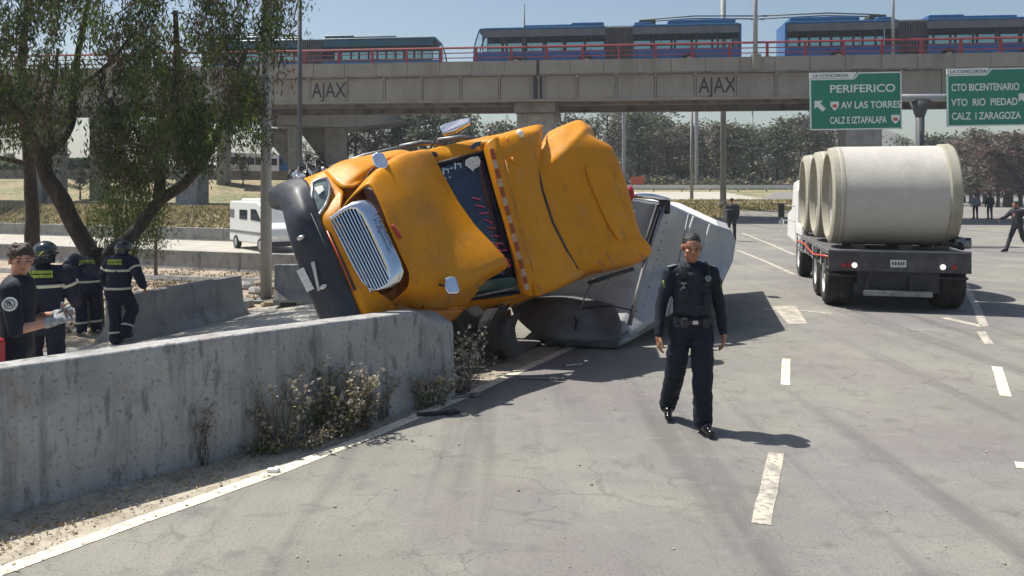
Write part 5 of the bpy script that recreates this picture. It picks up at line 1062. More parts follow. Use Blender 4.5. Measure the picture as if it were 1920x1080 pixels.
for sx in (-.55, .2): MB().bb(sx-.03, sx+.03, -.08, .1, .3, .6).build('bumper_bracket', M['black'], pt)
for x in (-.76, .74): MB().lathe([(.001, .035), (.03, .033), (.045, .02), (.05, 0)], (x, -.022, .81), (0, -1, 0), 18).build('reversing_lamp', M['lamp_glint'], pt, smooth=True)
for x in (-.95, -.86, .93): MB().lathe([(.001, .022), (.04, .016), (.045, 0)], (x, -.022, .81), (0, -1, 0), 16).build('tail_lamp', M['lens_red'], pt, smooth=True)
pl = MB().bb(-.145, .125, -.036, -.022, .79, .92).build('license_plate', M['badge'], pt); text('123-456', 'plate_lettering', .09, M['letter'], pl, (-.12, -.04, .825), (PI/2, 0, 0), .001, sx=.75) if 0 else None
for k in range(5): MB().bb(-.115+k*.046, -.09+k*.046, -.041, -.036, .83, .885).build('plate_character', M['letter'], pl)
def twheel(x, y, w=.5):
    t = MB().lathe([(.3, -w/2), (.45, -w/2), (.5, -w*.4), (.505, -.03), (.47, 0), (.505, .03), (.5, w*.4), (.45, w/2), (.3, w/2)], (x, y, .505), (1, 0, 0), 30, closed=True).build('tyre', M['rubber'], pt, smooth=True)
    s_ = -1 if x < 0 else 1
    MB().lathe([(.3, w*.46), (.27, w*.2), (.14, w*.16), (.12, w*.42), (.001, w*.44)], (x, y, .505), (s_, 0, 0), 20).build('rim', M['white'], t, smooth=True)
for y in (.75, 2.05):
    for x in (-.97, .97): twheel(x, y)
    MB().tube([(-.8, y, .5), (.8, y, .5)], .08, 8).build('axle', M['black'], pt)
for x in (-1.05, 1.05): twheel(x, 5.7, .3)
for k in range(3): MB().bb(-.35+k*.33, -.12+k*.33, .4+k*.15, .9, .42, .62).build('air_tank', M['dull_metal'], pt, bevel=.03)
cabm = MB(); cabm.prism([Vector((-1.15, y, z)) for y, z in ((6.35, .7), (6.35, 2.15), (6.6, 2.4), (7.5, 2.35), (7.95, 1.65), (9.3, 1.45), (9.4, .75))], (2.3, 0, 0)); cabm.build('cab', M['white'], pt, bevel=.06)
MB().bb(-1.2, -1.02, 5.0, 6.3, .62, 1.3).build('fender', M['white'], pt, bevel=.09, seg=3)
MB().bb(-.8, .8, 6.335, 6.36, 1.5, 2.1).build('rear_window', M['glass_car'], pt)
for sx in (-1, 1):
    a = MB().tube([(sx*1.15, 7.0, 1.7), (sx*1.5, 6.95, 1.75), (sx*1.5, 6.95, 1.35), (sx*1.15, 7.0, 1.3)], .015, 6).build('mirror_arm', M['chrome'], pt, smooth=True)
    MB().box((sx*1.52, 6.9, 1.6), (.17, .06, .38)).build('mirror', M['black'], a, bevel=.02); MB().box((sx*1.52, 6.9, 1.28), (.14, .05, .13)).build('spot_mirror', M['chrome'], a, bevel=.02)
MB().tube([(-1.0, 6.2, 1.1), (-1.05, 6.15, 1.4), (-.95, 6.1, 1.6)], .05, 8).build('strap_bundle', M['reflect_red'], pt)
MB().tube([(-1.22, .05, .95), (-1.26, 2, .84), (-1.24, 4, .93), (-1.2, 6, .85)], .02, 6).build('air_hose', M['reflect_red'], pt, smooth=True)
YAW = -.25
pt.rotation_euler = (0, 0, YAW); pt.scale = (.96, 1, 1)
Rz = Matrix.Rotation(YAW, 3, 'Z')
for k, (y, lab) in enumerate(((1.0, 'rearmost huge concrete pipe lying across the flatbed'), (2.96, 'middle huge concrete pipe on the flatbed, mostly hidden by the rear one'), (4.92, 'front huge concrete pipe on the flatbed next to the cab'))):
    w = Vector((6.86, 14.2, 0))+Rz @ Vector((.03-.03*k, y, 1.12+.935)); o = empty('concrete_pipe', tuple(w), True, YAW); o.scale = (.885, 1, 1); tag(o, lab, 'pipe', 'concrete pipes on the flatbed')
    R0 = .93; MB().lathe([(R0-.13, -1.1), (R0-.05, -1.1), (R0, -1.08), (R0, .94), (R0-.13, .94)], (0, 0, 0), (1, 0, 0), 64, closed=True).build('barrel', M['pipe'], o, smooth=True).modifiers.new('e', 'EDGE_SPLIT')
    MB().lathe([(R0-.10, .94), (R0+.012, .94), (R0+.03, .97), (R0+.03, 1.14), (R0+.01, 1.17), (R0-.1, 1.17)], (0, 0, 0), (1, 0, 0), 64, closed=True).build('bell_collar', M['pipe_end'], o, smooth=True).modifiers.new('e', 'EDGE_SPLIT')
    MB().lathe([(R0-.14, -1.24), (R0-.09, -1.24), (R0-.02, -1.2), (R0+.006, -1.0), (R0-.0, -.99), (R0-.14, -1.1)], (0, 0, 0), (1, 0, 0), 64, closed=True).build('spigot', M['pipe_end'], o, smooth=True).modifiers.new('e', 'EDGE_SPLIT')
for i_, y in enumerate((.45, 1.55, 2.5, 3.55, 4.5, 5.6)):
    for x in (-.6, .2, .8):
        c = Vector((6.86, 14.2, 0))+Rz @ Vector((x, y, 1.11)); o = MB().box((0, 0, 0), (.22, .16, .09)).build('timber_wedge', M['bark_grey'], bevel=.01); o.location = c; o.rotation_euler = (0, 0, YAW); tag(o, ['left', 'middle', 'right'][[-.6, .2, .8].index(x)]+' timber wedge '+('behind' if i_ % 2 == 0 else 'ahead of')+' the '+['rearmost', 'middle', 'front'][i_//2]+' pipe on the flatbed', 'wedge', 'wedges under the pipes')
c = Vector((6.86, 14.2, 0))+Rz @ Vector((1.12, .35, 1.06)); o = empty('winch_gear', tuple(c), True, YAW); tag(o, 'dark bundle of chain and ratchet gear on the rear right corner of the flatbed', 'chain gear')
r = random.Random(2)
for k in range(7): MB().tube([(r.uniform(-.2, .12), r.uniform(-.2, .2), .05+r.random()*.2) for _ in range(4)], .03, 6).build('chain', M['black'], o, smooth=True)
MB().lathe([(.03, -.12), (.1, -.12), (.1, .12), (.03, .12)], (0, 0, .15), (1, 0, 0), 14, closed=True).build('reel', M['dull_metal'], o, smooth=True)

# ================================================================== BUSES (x forward, origin at ground under the joint, y = near side negative)
def bus_section(o, x0, x1, body, roof, door=None, wheels=(), front=0, hump=None, grey=False):
    """x0..x1 along the bus"""
    hw = 1.27
    for sy in (-1, 1):
        near = sy < 0; y = sy*hw; t = .05
        n = max(2, int(round((x1-x0)/1.42))); w = (x1-x0)/n
        MB().bb(x0, x1, y-t/2, y+t/2, .32, 1.32).build('side_panel', M[body], o, bevel=.01)
        MB().bb(x0, x1, y-t/2, y+t/2, 2.32, 2.78).build('upper_panel', M['bus_teal' if roof == 'bus_teal' else 'bus_grey'], o)
        if near: MB().bb(x0+.02, x1-.02, y-t/2-.012, y-t/2, 1.18, 1.3).build('waist_stripe', M[roof], o)
        for i in range(n+1):
            xx = x0+i*w; MB().bb(max(x0, xx-.07), min(x1, xx+.07), y-t/2, y+t/2, 1.32, 2.32).build('pillar', M['black'], o)
        for i in range(n):
            g = MB().bb(x0+i*w+.07, x0+(i+1)*w-.07, y-.012, y+.012, 1.32, 2.32).build('window', M['glass'], o)
            if near: MB().bb(x0+i*w+.07, x0+(i+1)*w-.07, y-.03, y-.014, 1.96, 2.0).build('window_bar', M['black'], g)
    MB().bb(x0, x1, -1.29, 1.29, 2.78, 2.95).build('roof', M[roof], o, bevel=.08, seg=3)
    MB().bb(x0, x1, -1.22, 1.22, .3, .42).build('floor', M['black'], o)
    if hump:
        for a, b, h in hump: MB().bb(a, b, -1.15, 1.15, 2.95, 2.95+h).build('roof_unit', M[roof], o, bevel=.09, seg=3)
    for i in range(int((x1-x0)/1.0)):
        for sy in (-.75, .75):
            if rnd.random() < .6: MB().box((x0+.6+i*1.0, sy, 1.05), (.1, .8, .6)).build('seat', M['bus_blue' if i % 2 else 'red'], o, bevel=.03)
    for i in range(int((x1-x0)/2)): MB().tube([(x0+1+i*2, .25*(-1)**i, .4), (x0+1+i*2, .25*(-1)**i, 2.8)], .02, 5).build('grab_pole', M['hi_band'], o)
    for xw in wheels:
        for sy in (-1, 1):
            MB().lathe([(.54, 0), (.54, .02)], (xw, sy*1.3, .5), (0, sy, 0), 20).lathe([(.001, .005), (.54, .005)], (xw, sy*1.3, .5), (0, sy, 0), 20).build('wheel_arch', M['black'], o)
            tt = MB().lathe([(.28, -.13), (.44, -.14), (.49, -.1), (.49, .1), (.44, .14), (.28, .13)], (xw, sy*1.24, .49), (0, sy, 0), 24, closed=True).build('tyre', M['rubber'], o, smooth=True)
            MB().lathe([(.28, .12), (.2, .06), (.1, .15), (.001, .15)], (xw, sy*1.24, .49), (0, sy, 0), 16).build('rim', M['alloy'], tt, smooth=True)
def bus(name, px, yoff, flip, label, body, roof, front_glass=True, dz=10.08):
    o = empty('articulated_bus', (0, 0, 0), True); tag(o, label, 'bus', 'trolleybuses stopped on the viaduct')
    bus_section(o, .9, 9.2, body, roof, wheels=(2.2, 6.9), hump=((1.2, 6.4, .16), (1.0, 3.2, .26)))
    bus_section(o, -7.8, -.9, body, roof, wheels=(-4.6,), hump=((-7.6, -3.2, .3), (-2.2, -1.0, .2)))
    # bellows
    for k in range(12):
        x = -.88+k*.16; MB().bb(x, x+.1, -1.22, 1.22, .5, 2.92).build('bellow_fold', M['bellows'], o, bevel=.03)
    MB().bb(-.9, .9, -1.12, 1.12, .5, 2.82).build('bellow_core', M['black'], o)
    # rounded front with windscreen
    m = MB(); m.prism([Vector((x, -1.27, z)) for x, z in ((9.2, .32), (9.75, .34), (9.85, .8), (9.8, 1.25), (9.2, 1.25))], (0, 2.54, 0)); m.build('front_panel', M[body], o, bevel=.06)
    m = MB(); m.grid([[(9.8, y, 1.26), (9.68, y, 2.0), (9.45, y, 2.7)] for y in (-1.2, 0, 1.2)]); m.build('windscreen', M['glass'], o, smooth=True)
    m = MB(); m.prism([Vector((x, -1.25, z)) for x, z in ((9.2, 2.7), (9.46, 2.7), (9.4, 2.9), (9.2, 2.95))], (0, 2.5, 0)); m.build('destination_box', M[roof], o, bevel=.03)
    for sy in (-1.25, 1.25): MB().tube([(9.79, sy, 1.26), (9.66, sy, 2.0), (9.42, sy, 2.72)], .05, 6).build('front_pillar', M[roof], o)
    MB().bb(-7.95, -7.8, -1.27, 1.27, .32, 2.9).build('rear_wall', M[body], o, bevel=.05)
    for sy in (-1, 1): MB().lathe([(.001, .03), (.09, .02), (.1, 0)], (9.84, sy*.95, .8), (1, 0, 0), 12).build('headlight', M['lens_white'], o, smooth=True)
    # trolley poles folded down to the rear
    b = MB().box((-1.9, 0, 3.25), (1.1, 1.2, .35)).build('pole_base', M['leaf_grey'], o, bevel=.08)
    for sy in (-.3, .3): MB().tube([(-1.7, sy, 3.45), (-5, sy*1.3, 3.62), (-9.6, sy*1.6, 3.5)], .045, 6).build('trolley_pole', M['pole_dark'], o, smooth=True); MB().ell((-9.6, sy*1.6, 3.5), (.22, .05, .06)).build('current_collector', M['black'], o, smooth=True)
    ang = math.atan2(BE.y, BE.x)+(PI if flip else 0); x = bx(px); Yw = B0+BE*x+BN*yoff; X2 = (px-CX)/FPX*(52.65+yoff)/(1+.106*(px-CX)/FPX)
    o.location = (X2, 52.65+yoff-.106*X2, dz); o.rotation_euler = (0, 0, ang); return o
bus('bus', 1160, 2.6, True, 'blue articulated trolleybus in the middle of the viaduct, facing left', 'bus_blue', 'bus_roof')
bus('bus', 1697, 2.6, False, 'blue articulated trolleybus at the right end of the viaduct', 'bus_blue', 'bus_roof')
bus('bus', 594, 6.4, False, 'darker teal roofed trolleybus in the far lane, partly behind the tree', 'bus_blue', 'bus_teal', dz=10.3)

# ================================================================== CARS AND VANS
def car(loc, rz, label, col, kind='car', L_=4.3, H=1.45, Wd=1.75, group=None, name='parked_car'):
    o = empty(name, loc, True, rz); tag(o, label, kind, group); w = Wd/2
    if kind == 'car': prof = [(-L_/2, .3), (-L_/2, .85), (-L_*.46, .95), (-L_*.36, .98), (-L_*.24, H), (L_*.12, H), (L_*.27, .98), (L_*.46, .82), (L_/2, .6), (L_/2, .3)]
    elif kind == 'van': prof = [(-L_/2, .35), (-L_/2, H-.12), (-L_*.47, H), (L_*.2, H), (L_*.29, H-.15), (L_*.385, 1.35), (L_*.48, 1.1), (L_/2, .8), (L_/2, .35)]
    else: prof = [(-L_/2, .35), (-L_/2, H-.1), (-L_*.48, H), (L_*.47, H), (L_/2, H-.25), (L_/2, .35)]
    m = MB(); m.prism([Vector((x, -w, z)) for x, z in prof], (0, Wd, 0)); bd = m.build('body', M[col], o, bevel=.07, seg=3)
    for sy in (-1, 1):
        y = sy*(w+.004)
        if kind == 'car': wins = [[(-L_*.33, 1.0), (-L_*.225, H-.08), (-.06, H-.08), (-.06, 1.0)], [(.0, 1.0), (.0, H-.08), (L_*.105, H-.08), (L_*.235, 1.0)]]
        elif kind == 'van': wins = [[(L_*.07, 1.45), (L_*.07, H-.35), (L_*.2, H-.35), (L_*.33, 1.4)], [(-L_*.22, 1.45), (-L_*.22, H-.4), (-L_*.02, H-.4), (-L_*.02, 1.45)]]
        else: wins = [[(-L_*.46+i*L_*.155, 1.35), (-L_*.46+i*L_*.155, H-.45), (-L_*.46+(i+.88)*L_*.155, H-.45), (-L_*.46+(i+.88)*L_*.155, 1.35)] for i in range(6)]
        for q in wins: MB().prism([Vector((x, y, z)) for x, z in q], (0, sy*.012, 0)).build('window', M['glass_car'], o)
        for xw in (-L_*.31, L_*.31):
            t = MB().lathe([(.2, -.1), (.3, -.11), (.33, -.07), (.33, .07), (.3, .11), (.2, .1)], (xw, sy*(w-.06), .33), (0, sy, 0), 18, closed=True).build('tyre', M['rubber'], o, smooth=True); MB().lathe([(.21, .1), (.1, .06), (.001, .1)], (xw, sy*(w-.06), .33), (0, sy, 0), 14).build('rim', M['alloy'], t)
    zz = .98 if kind == 'car' else (1.35 if kind == 'van' else 1.3); xa = L_*.265 if kind == 'car' else (L_*.38 if kind == 'van' else L_*.502); xb = L_*.125 if kind == 'car' else (L_*.295 if kind == 'van' else L_*.502)
    MB().add([(xa+.01, -w*.85, zz), (xa+.01, w*.85, zz), (xb+.012, w*.8, H-.08 if kind == 'car' else H-.22), (xb+.012, -w*.8, H-.08 if kind == 'car' else H-.22)], [(0, 1, 2, 3)]).build('windscreen', M['glass_car'], o, solid=.01)
    MB().bb(-L_/2-.05, -L_/2+.05, -w*.95, w*.95, .32, .55).bb(L_/2-.05, L_/2+.06, -w*.95, w*.95, .3, .52).build('bumper', M['black'], o, bevel=.03)
    for sy in (-1, 1): MB().box((L_/2-.02, sy*w*.72, .72), (.1, .3, .14)).build('headlight', M['lens_white'], o, bevel=.02); MB().box((-L_/2+.02, sy*w*.85, .85), (.08, .14, .25)).build('tail_light', M['lens_red'], o, bevel=.02)
    return o
Yv = 38.3; Xv = (502-CX)/FPX*Yv
v = car((Xv, Yv, hz(Xv, Yv)+.03), math.radians(-52), 'white ambulance van with dark side windows on the service road behind the pole', 'white', 'van', 5.2, 2.3, 1.9, name='ambulance')
for k, (a, b) in enumerate(((-2.6, 0.4),)): MB().bb(a, b+1.8, -.966, -.954, .78, .9).build('side_stripe', M['dull_metal'], v)
MB().bb(-1.9, .6, -.6, .6, 2.3, 2.42).build('roof_bar', M['white'], v, bevel=.04); MB().bb(-2.5, -1.9, -.966, -.954, 1.5, 1.9).build('side_emblem', M['bus_grey'], v)
for px, Y, rz, lab, col, kd, L_, H in ((398, 80, .1, 'silver hatchback on the upper road at the left of the parked row', 'alloy', 'car', 4.1, 1.45), (432, 82, .1, 'dark teal pickup like car on the upper road behind the silver hatchback', 'glass_teal', 'car', 4.6, 1.6),
        (466, 79, PI/2-.5, 'white and grey minibus on the upper road left of the lamp post', 'white', 'bus', 6.5, 2.5), (535, 84, .05, 'blue grey box van on the upper road behind the dark pole', 'bus_roof', 'van', 5.4, 2.5), (590, 80, .0, 'pale saloon on the upper road just above the truck bumper', 'white', 'car', 4.3, 1.4), (640, 83, 0, 'grey car on the upper road beyond the truck wing', 'dull_metal', 'car', 4.3, 1.45)):
    X = (px-CX)/FPX*Y; car((X, Y, hz(X, Y)+.03), rz, lab, col, kd, L_, H, name='parked_car' if kd == 'car' else 'parked_van', group='vehicles on the upper road')
# boards and hedges on the upper left
for px, Y, w, h, m_, lab in ((241, 70, 1.3, 1.1, 'reflect_red', 'small faded red sign board beyond the hedges'),):
    X = (px-CX)/FPX*Y; z = hz(X, Y); o = empty('sign_board', (X, Y, z)); tag(o, lab, 'sign'); zc = P(0, 338, Y).z
    MB().bb(X-w/2, X+w/2, Y-.03, Y+.03, zc-h/2, zc+h/2).build('panel', M[m_], o); MB().bb(X-w/2+.15, X+w/2-.15, Y-.045, Y-.03, zc+.1, zc+.3).bb(X-w/2+.15, X+w/2-.3, Y-.045, Y-.03, zc-.2, zc-.05).build('legend', M['white'], o)
    for sx in (-.4, .4): MB().tube([(X+sx, Y+.05, z), (X+sx, Y+.05, zc+h/2)], .04, 6).build('post', M['steel'], o)
X = (1232-CX)/FPX*87; o = empty('sign_board', (X*.99, 86, 2)); tag(o, 'small pink red hoarding behind the trees above the trailer', 'sign'); a, b = P(1183, 346, 86), P(1208, 331, 86)
MB().bb(a.x, b.x, 86, 86.1, a.z, b.z).build('panel', M['reflect_red'], o)
for sx in (.1, .9): MB().tube([(a.x+(b.x-a.x)*sx, 86.15, 1.5), (a.x+(b.x-a.x)*sx, 86.15, b.z)], .06, 6).build('post', M['steel'], o)
# ================================================================== TREES AND PLANTS
NR = np.random.RandomState(11)
def cluster_pts(centres, n, r, rz=None, seed=0):
    q = np.random.RandomState(seed); c = np.repeat(np.asarray(centres, float), n, 0); d = q.randn(len(c), 3)*.5
    rr = np.repeat(np.asarray(r, float) if hasattr(r, '__len__') else np.full(len(centres), r), n); d *= rr[:, None]; d[:, 2] *= (rz or 1.); return c+d
def limb_tree(o, limbs, m, name='limb'):
    for pts, r0, r1 in limbs:
        p = cr_line([Vector(q) for q in pts], 5) if len(pts) > 2 else [Vector(q) for q in pts]; n = len(p); p = [q+Vector((mnoise.noise(q*1.3)*.05, mnoise.noise(q*1.7+Vector((3, 0, 0)))*.05, 0))*(1 if i else 0) for i, q in enumerate(p)]
        MB().tube(p, [(r0+(r1-r0)*i/(n-1))*.86*(1+.13*mnoise.noise(p[i]*3.1)) for i in range(n)], 10).build(name, M[m], o, smooth=True)
# --- the near pepper tree: leaning forked trunk
YT = 14.6; bz = hz((172-CX)/FPX*YT, YT)-.1
t1 = empty('pepper_tree', tuple(P(172, 635, YT))); tag(t1, 'large dark pepper tree with forked leaning trunk and hanging foliage behind the firefighters', 'tree')
TP = lambda px, py, Y: tuple(P(px, py, Y))
limb_tree(t1, [([TP(170, 640, YT), TP(172, 570, YT), TP(176, 510, YT), TP(172, 465, YT)], .25, .20)], 'bark', 'trunk')
limb_tree(t1, [
 ([TP(172, 480, YT), TP(150, 440, YT), TP(118, 380, YT-.2), TP(90, 335, YT-.3), TP(80, 288, YT-.3)], .19, .15),
 ([TP(82, 300, YT-.3), TP(62, 262, YT-.5), TP(45, 235, YT-.8), TP(20, 190, YT-1.2), TP(-30, 120, YT-1.5)], .11, .06),
 ([TP(82, 295, YT-.3), TP(112, 265, YT-.1), TP(132, 225, YT+.1), TP(138, 170, YT+.2), TP(150, 90, YT+.3), TP(170, -20, YT+.4)], .12, .05),
 ([TP(180, 500, YT), TP(215, 465, YT), TP(262, 425, YT+.2), TP(300, 375, YT+.3), TP(345, 345, YT+.4), TP(382, 300, YT+.5), TP(405, 255, YT+.5), TP(430, 190, YT+.6), TP(460, 90, YT+.6)], .16, .06),
 ([TP(297, 385, YT+.3), TP(300, 320, YT+.3), TP(296, 260, YT+.2), TP(320, 200, YT), TP(335, 120, YT-.1), TP(330, 20, YT-.2)], .13, .05),
 ([TP(335, 205, YT), TP(365, 195, YT-.1), TP(395, 215, YT)], .07, .04),
 ([TP(405, 260, YT+.5), TP(375, 215, YT+.3), TP(360, 150, YT+.3)], .05, .03),
 ([TP(140, 170, YT+.2), TP(200, 120, YT), TP(250, 60, YT-.5)], .06, .03), ([TP(296, 300, YT+.2), TP(240, 230, YT), TP(200, 180, YT-.2)], .05, .025)], 'bark')
t2 = empty('pepper_tree', TP(60, 470, 19)); tag(t2, 'straight dark trunked tree behind the left firefighter, left of the forked tree', 'tree')
limb_tree(t2, [([TP(62, 500, 19), TP(60, 400, 19), TP(56, 320, 19), TP(50, 240, 19), TP(40, 120, 19), TP(60, -40, 19)], .2, .1)], 'bark', 'trunk')
limb_tree(t2, [([TP(56, 310, 19), TP(20, 300, 18.6), TP(-40, 290, 18)], .09, .05), ([TP(52, 250, 19), TP(95, 180, 19), TP(110, 90, 19)], .08, .04)], 'bark')
# foliage masses as drooping curtains: (px, py) fields
def field(seed, n, x0, x1, ytop, ybot, ya, yb, keep):
    q = random.Random(seed); out = []
    while len(out) < n:
        x = q.uniform(x0, x1); y = q.uniform(ytop, ybot)
        if keep(x, y, q): out.append((x, y, q.uniform(ya, yb)))
    return out
def lower(x):   # lower hem of the curtain of leaves along the picture
    k = [(-150, 260), (0, 235), (60, 262), (140, 245), (200, 215), (260, 300), (340, 250), (400, 240), (450, 225), (500, 130), (560, 45), (600, 20)]
    for (a, b), (c, d) in zip(k, k[1:]):
        if x <= c: return b+(d-b)*(x-a)/(c-a)
    return 10
gapsL = [(120, 65, 34), (190, 90, 30), (375, 95, 34), (60, 45, 20), (150, 205, 26), (470, 60, 18), (240, 145, 14), (20, 120, 14), (300, 40, 16), (545, 20, 12), (430, 150, 12)]
def keep1(x, y, q):
    if y > lower(x)+q.uniform(-22, 14): return False
    for gx, gy, gr in gapsL:
        if (x-gx)**2+(y-gy)**2 < (gr*q.uniform(.75, 1.2))**2: return False
    return mnoise.noise(Vector((x*.016, y*.02, 4)))+q.uniform(-.2, .45) > -.02
cl = field(3, 980, -260, 570, -300, 300, 11.8, 17.2, keep1)
cl += field(5, 120, 190, 395, 185, 325, 13.6, 15.4, lambda x, y, q: mnoise.noise(Vector((x*.03, y*.012, 9)))+q.uniform(-.3, .3) > -.12 and y < 335-abs(x-250)*.5)
cl += field(6, 26, 430, 500, 130, 245, 14, 16, lambda x, y, q: q.random() < .8)
def curtain(cl, seed, per=104, parent=t1, name='crown', lf=.1):
    q = np.random.RandomState(seed); pts = []; mi = []
    for (x, y, Y) in cl:
        c = np.array(P(x, y, Y)); n = int(per*q.uniform(.6, 1.4)); col = q.choice([0, 1, 2, 3, 4], p=[.34, .28, .12, .13, .13])
        # strings hanging from a twig
        k = 5; s0 = c+q.randn(k, 3)*np.array([.14, .14, .08]); ln = q.uniform(.25, .75, k)
        j = q.randint(0, k, n); t = q.rand(n); p = s0[j]+q.randn(n, 3)*.045; p[:, 2] -= t*ln[j]; pts.append(p)
        mm = np.full(n, col); r = q.rand(n); mm[r < .2] = q.randint(0, 5, (r < .2).sum()); mi.append(mm)
    return leaves(np.concatenate(pts), lf, [M['leaf_green'], M['leaf_dark'], M['leaf_bright'], M['leaf_olive'], M['leaf_brown']], .24, .9, seed, np.concatenate(mi), name, parent, rootloc(parent))
left = [c for c in cl if c[0] < 90 or (c[2] > 16.5 and c[0] < 220)]; rest = [c for c in cl if c not in left]
curtain(rest, 21); curtain(left, 22, parent=t2)
q = random.Random(9); tw = MB()
for (x, y, Y) in rest[::5]:
    a = P(x, y, Y); b = a+Vector((q.uniform(-.5, .5), q.uniform(-.4, .4), q.uniform(.0, .5))); tw.tube([b, a.lerp(b, .5)+Vector((0, 0, .06)), a, a-Vector((0, 0, .35))], [.018, .013, .009, .004], 4)
o = tw.build('twigs', M['bark'], t1); o['kind'] = 'stuff'
# bright young growth at the fork
sh = empty('bush', TP(235, 450, 15.6)); tag(sh, 'bright green young pepper shrub growing in front of the fork of the tree', 'bush')
cc = field(8, 110, 165, 305, 300, 455, 14.9, 16.4, lambda x, y, q: ((x-235)/68)**2+((y-395)/75)**2 < 1.05 and y < 450)
_c = curtain(cc, 31, 60, sh, 'crown', .08).data.materials; _c[1] = M['leaf_bright']; _c[0] = M['leaf_bright']; _c[4] = M['leaf_green']
for k in range(7): MB().tube([P(228+k*3, 500, 15.6), P(215+k*8, 430, 15.6), P(195+k*14, 350, 15.7)], [.02, .014, .006], 5).build('stem', M['bark_grey'], sh, smooth=True)
# --- box hedges of the upper road
for px, w, y0, y1, lab in ((140, 64, 297, 340, 'square clipped hedge on the upper road between the two left trunks'), (16, 66, 308, 352, 'dark clipped hedge at the far left edge on the upper road')):
    Y = 77; a = P(px-w/2, y1, Y); b = P(px+w/2, y0, Y); o = empty('hedge', ((a.x+b.x)/2, Y, a.z)); tag(o, lab, 'hedge')
    n = 2600; q = np.random.RandomState(px); p = np.stack([q.uniform(a.x, b.x, n), q.uniform(Y-1.2, Y+1.2, n), a.z+(b.z-a.z)*q.rand(n)**.8], 1); leaves(p, .3, [M['leaf_green'], M['leaf_dark'], M['leaf_bright']], .6, 0, px, (q.rand(n)*2.3).astype(int), 'foliage', o, rootloc(o))
    MB().bb(a.x+.3, b.x-.3, Y-.9, Y+.9, hz(a.x, Y)-.1, b.z-.3).build('inner_branches', M['leaf_dark'], o)
# --- background trees: four kinds, copied
def make_tree(kind, seed):
    q = np.random.RandomState(seed); r = random.Random(seed)
    o = empty({'dark': 'leafy_tree', 'brown': 'dry_tree', 'bare': 'bare_tree', 'red': 'red_tree'}[kind], (0, 0, 0), True)
    H = 9.; br = MB(); tips = []
    MB().tube([(0, 0, -.5), (.1, 0, 1.5), (.0, .1, 3.6), (.15, 0, 6.5), (.1, .1, 8.3)], [.22, .17, .13, .07, .03], 7).build('trunk', M['bark'], o, smooth=True)
    nb = 26 if kind != 'bare' else 40
    for k in range(nb):
        z = r.uniform(1.0 if kind != 'bare' else 1.8, 7.6); a = r.uniform(0, 2*PI); ln = r.uniform(1.2, 2.7)*(1-.45*(z-2)/7); up = r.uniform(.35, 1.1) if kind == 'bare' else r.uniform(.1, .8)
        p = [Vector((.08, .05, z))]; d = Vector((math.cos(a), math.sin(a), up)).normalized()
        for s in range(3): p.append(p[-1]+d*ln/3); d = (d+Vector((r.uniform(-.35, .35), r.uniform(-.35, .35), r.uniform(-.1, .35)))).normalized()
        br.tube(p, [.055, .04, .026, .012], 4, caps=False); tips += [p[3], p[2], p[1].lerp(p[2], .5)]
        for s in range(3):
            e = p[r.choice([1, 2, 3])]; f = e+Vector((r.uniform(-.7, .7), r.uniform(-.7, .7), r.uniform(.1, .8))); br.tube([e, f], [.02, .006], 3, caps=False); tips.append(f)
    br.build('limbs', M['bark' if kind != 'brown' else 'bark_grey'], o)
    tips = np.array([tuple(t) for t in tips])
    mats = {'dark': ('leaf_green', 'far_green', 'grey_leaf'), 'brown': ('grey_brown', 'grey_leaf', 'leaf_olive'), 'bare': ('grey_leaf', 'leaf_dark', 'grey_brown'), 'red': ('leaf_red', 'grey_brown', 'leaf_brown')}[kind]
    if kind == 'bare': sel = tips[q.rand(len(tips)) < .45]; p = cluster_pts(sel, 14, .45, seed=seed); lf = .2
    else: sel = tips[q.rand(len(tips)) < .8]; p = cluster_pts(sel, 17, .62, .8, seed=seed); lf = .3
    mi = np.repeat((q.rand(len(sel))*3).astype(int), len(p)//len(sel)); fl = q.rand(len(p)) < .25; mi[fl] = (q.rand(fl.sum())*3).astype(int)
    leaves(p, lf, [M[x] for x in mats], .6, .1, seed, mi, 'crown', o); return o
protos = {k: [make_tree(k, s) for s in ss] for k, ss in (('dark', (1, 2, 3)), ('brown', (4, 5)), ('bare', (6, 7)), ('red', (8,)))}
used = set()
desc = {'dark': 'dark green leafy tree', 'brown': 'dry brownish grey tree', 'bare': 'thin almost bare tree', 'red': 'dull reddish tree'}
sp = []
r = random.Random(17)
x = 1125
while x < 1560:                                        # the belt behind the grass bank
    top = 226+10*math.sin(x*.02)+r.uniform(-14, 16); k = r.choice(['dark', 'brown', 'brown', 'dark', 'dark'] if x > 1230 else ['bare', 'dark', 'bare', 'brown'])
    if x < 1235: top = 205+r.uniform(-15, 25)
    sp.append((x, top, r.uniform(98, 122), k)); x += r.uniform(11, 18)
x = 1745
while x < 2010: sp.append((x, 262+r.uniform(-26, 18), r.uniform(90, 122), r.choice(['brown', 'dark', 'brown', 'brown', 'red', 'bare']))); x += r.uniform(11, 17)
sp += [(1835, 236, 96, 'brown'), (1895, 240, 92, 'red'), (1870, 262, 90, 'red'), (1700, 250, 130, 'dark')]
for x, t in ((650, 198), (668, 205), (705, 208), (735, 204), (765, 197), (795, 192), (835, 196), (862, 194), (690, 222), (925, 226), (950, 215), (1062, 196), (1095, 215), (1045, 230), (610, 225)): sp.append((x, t, r.uniform(76, 92), 'bare' if x in (650, 668, 705, 925, 1062) else ('dark' if r.random() < .7 else 'bare')))
for x in range(385, 640, 34): sp.append((x+r.uniform(-8, 8), 322+r.uniform(-8, 4)-0, 150, 'dark'))
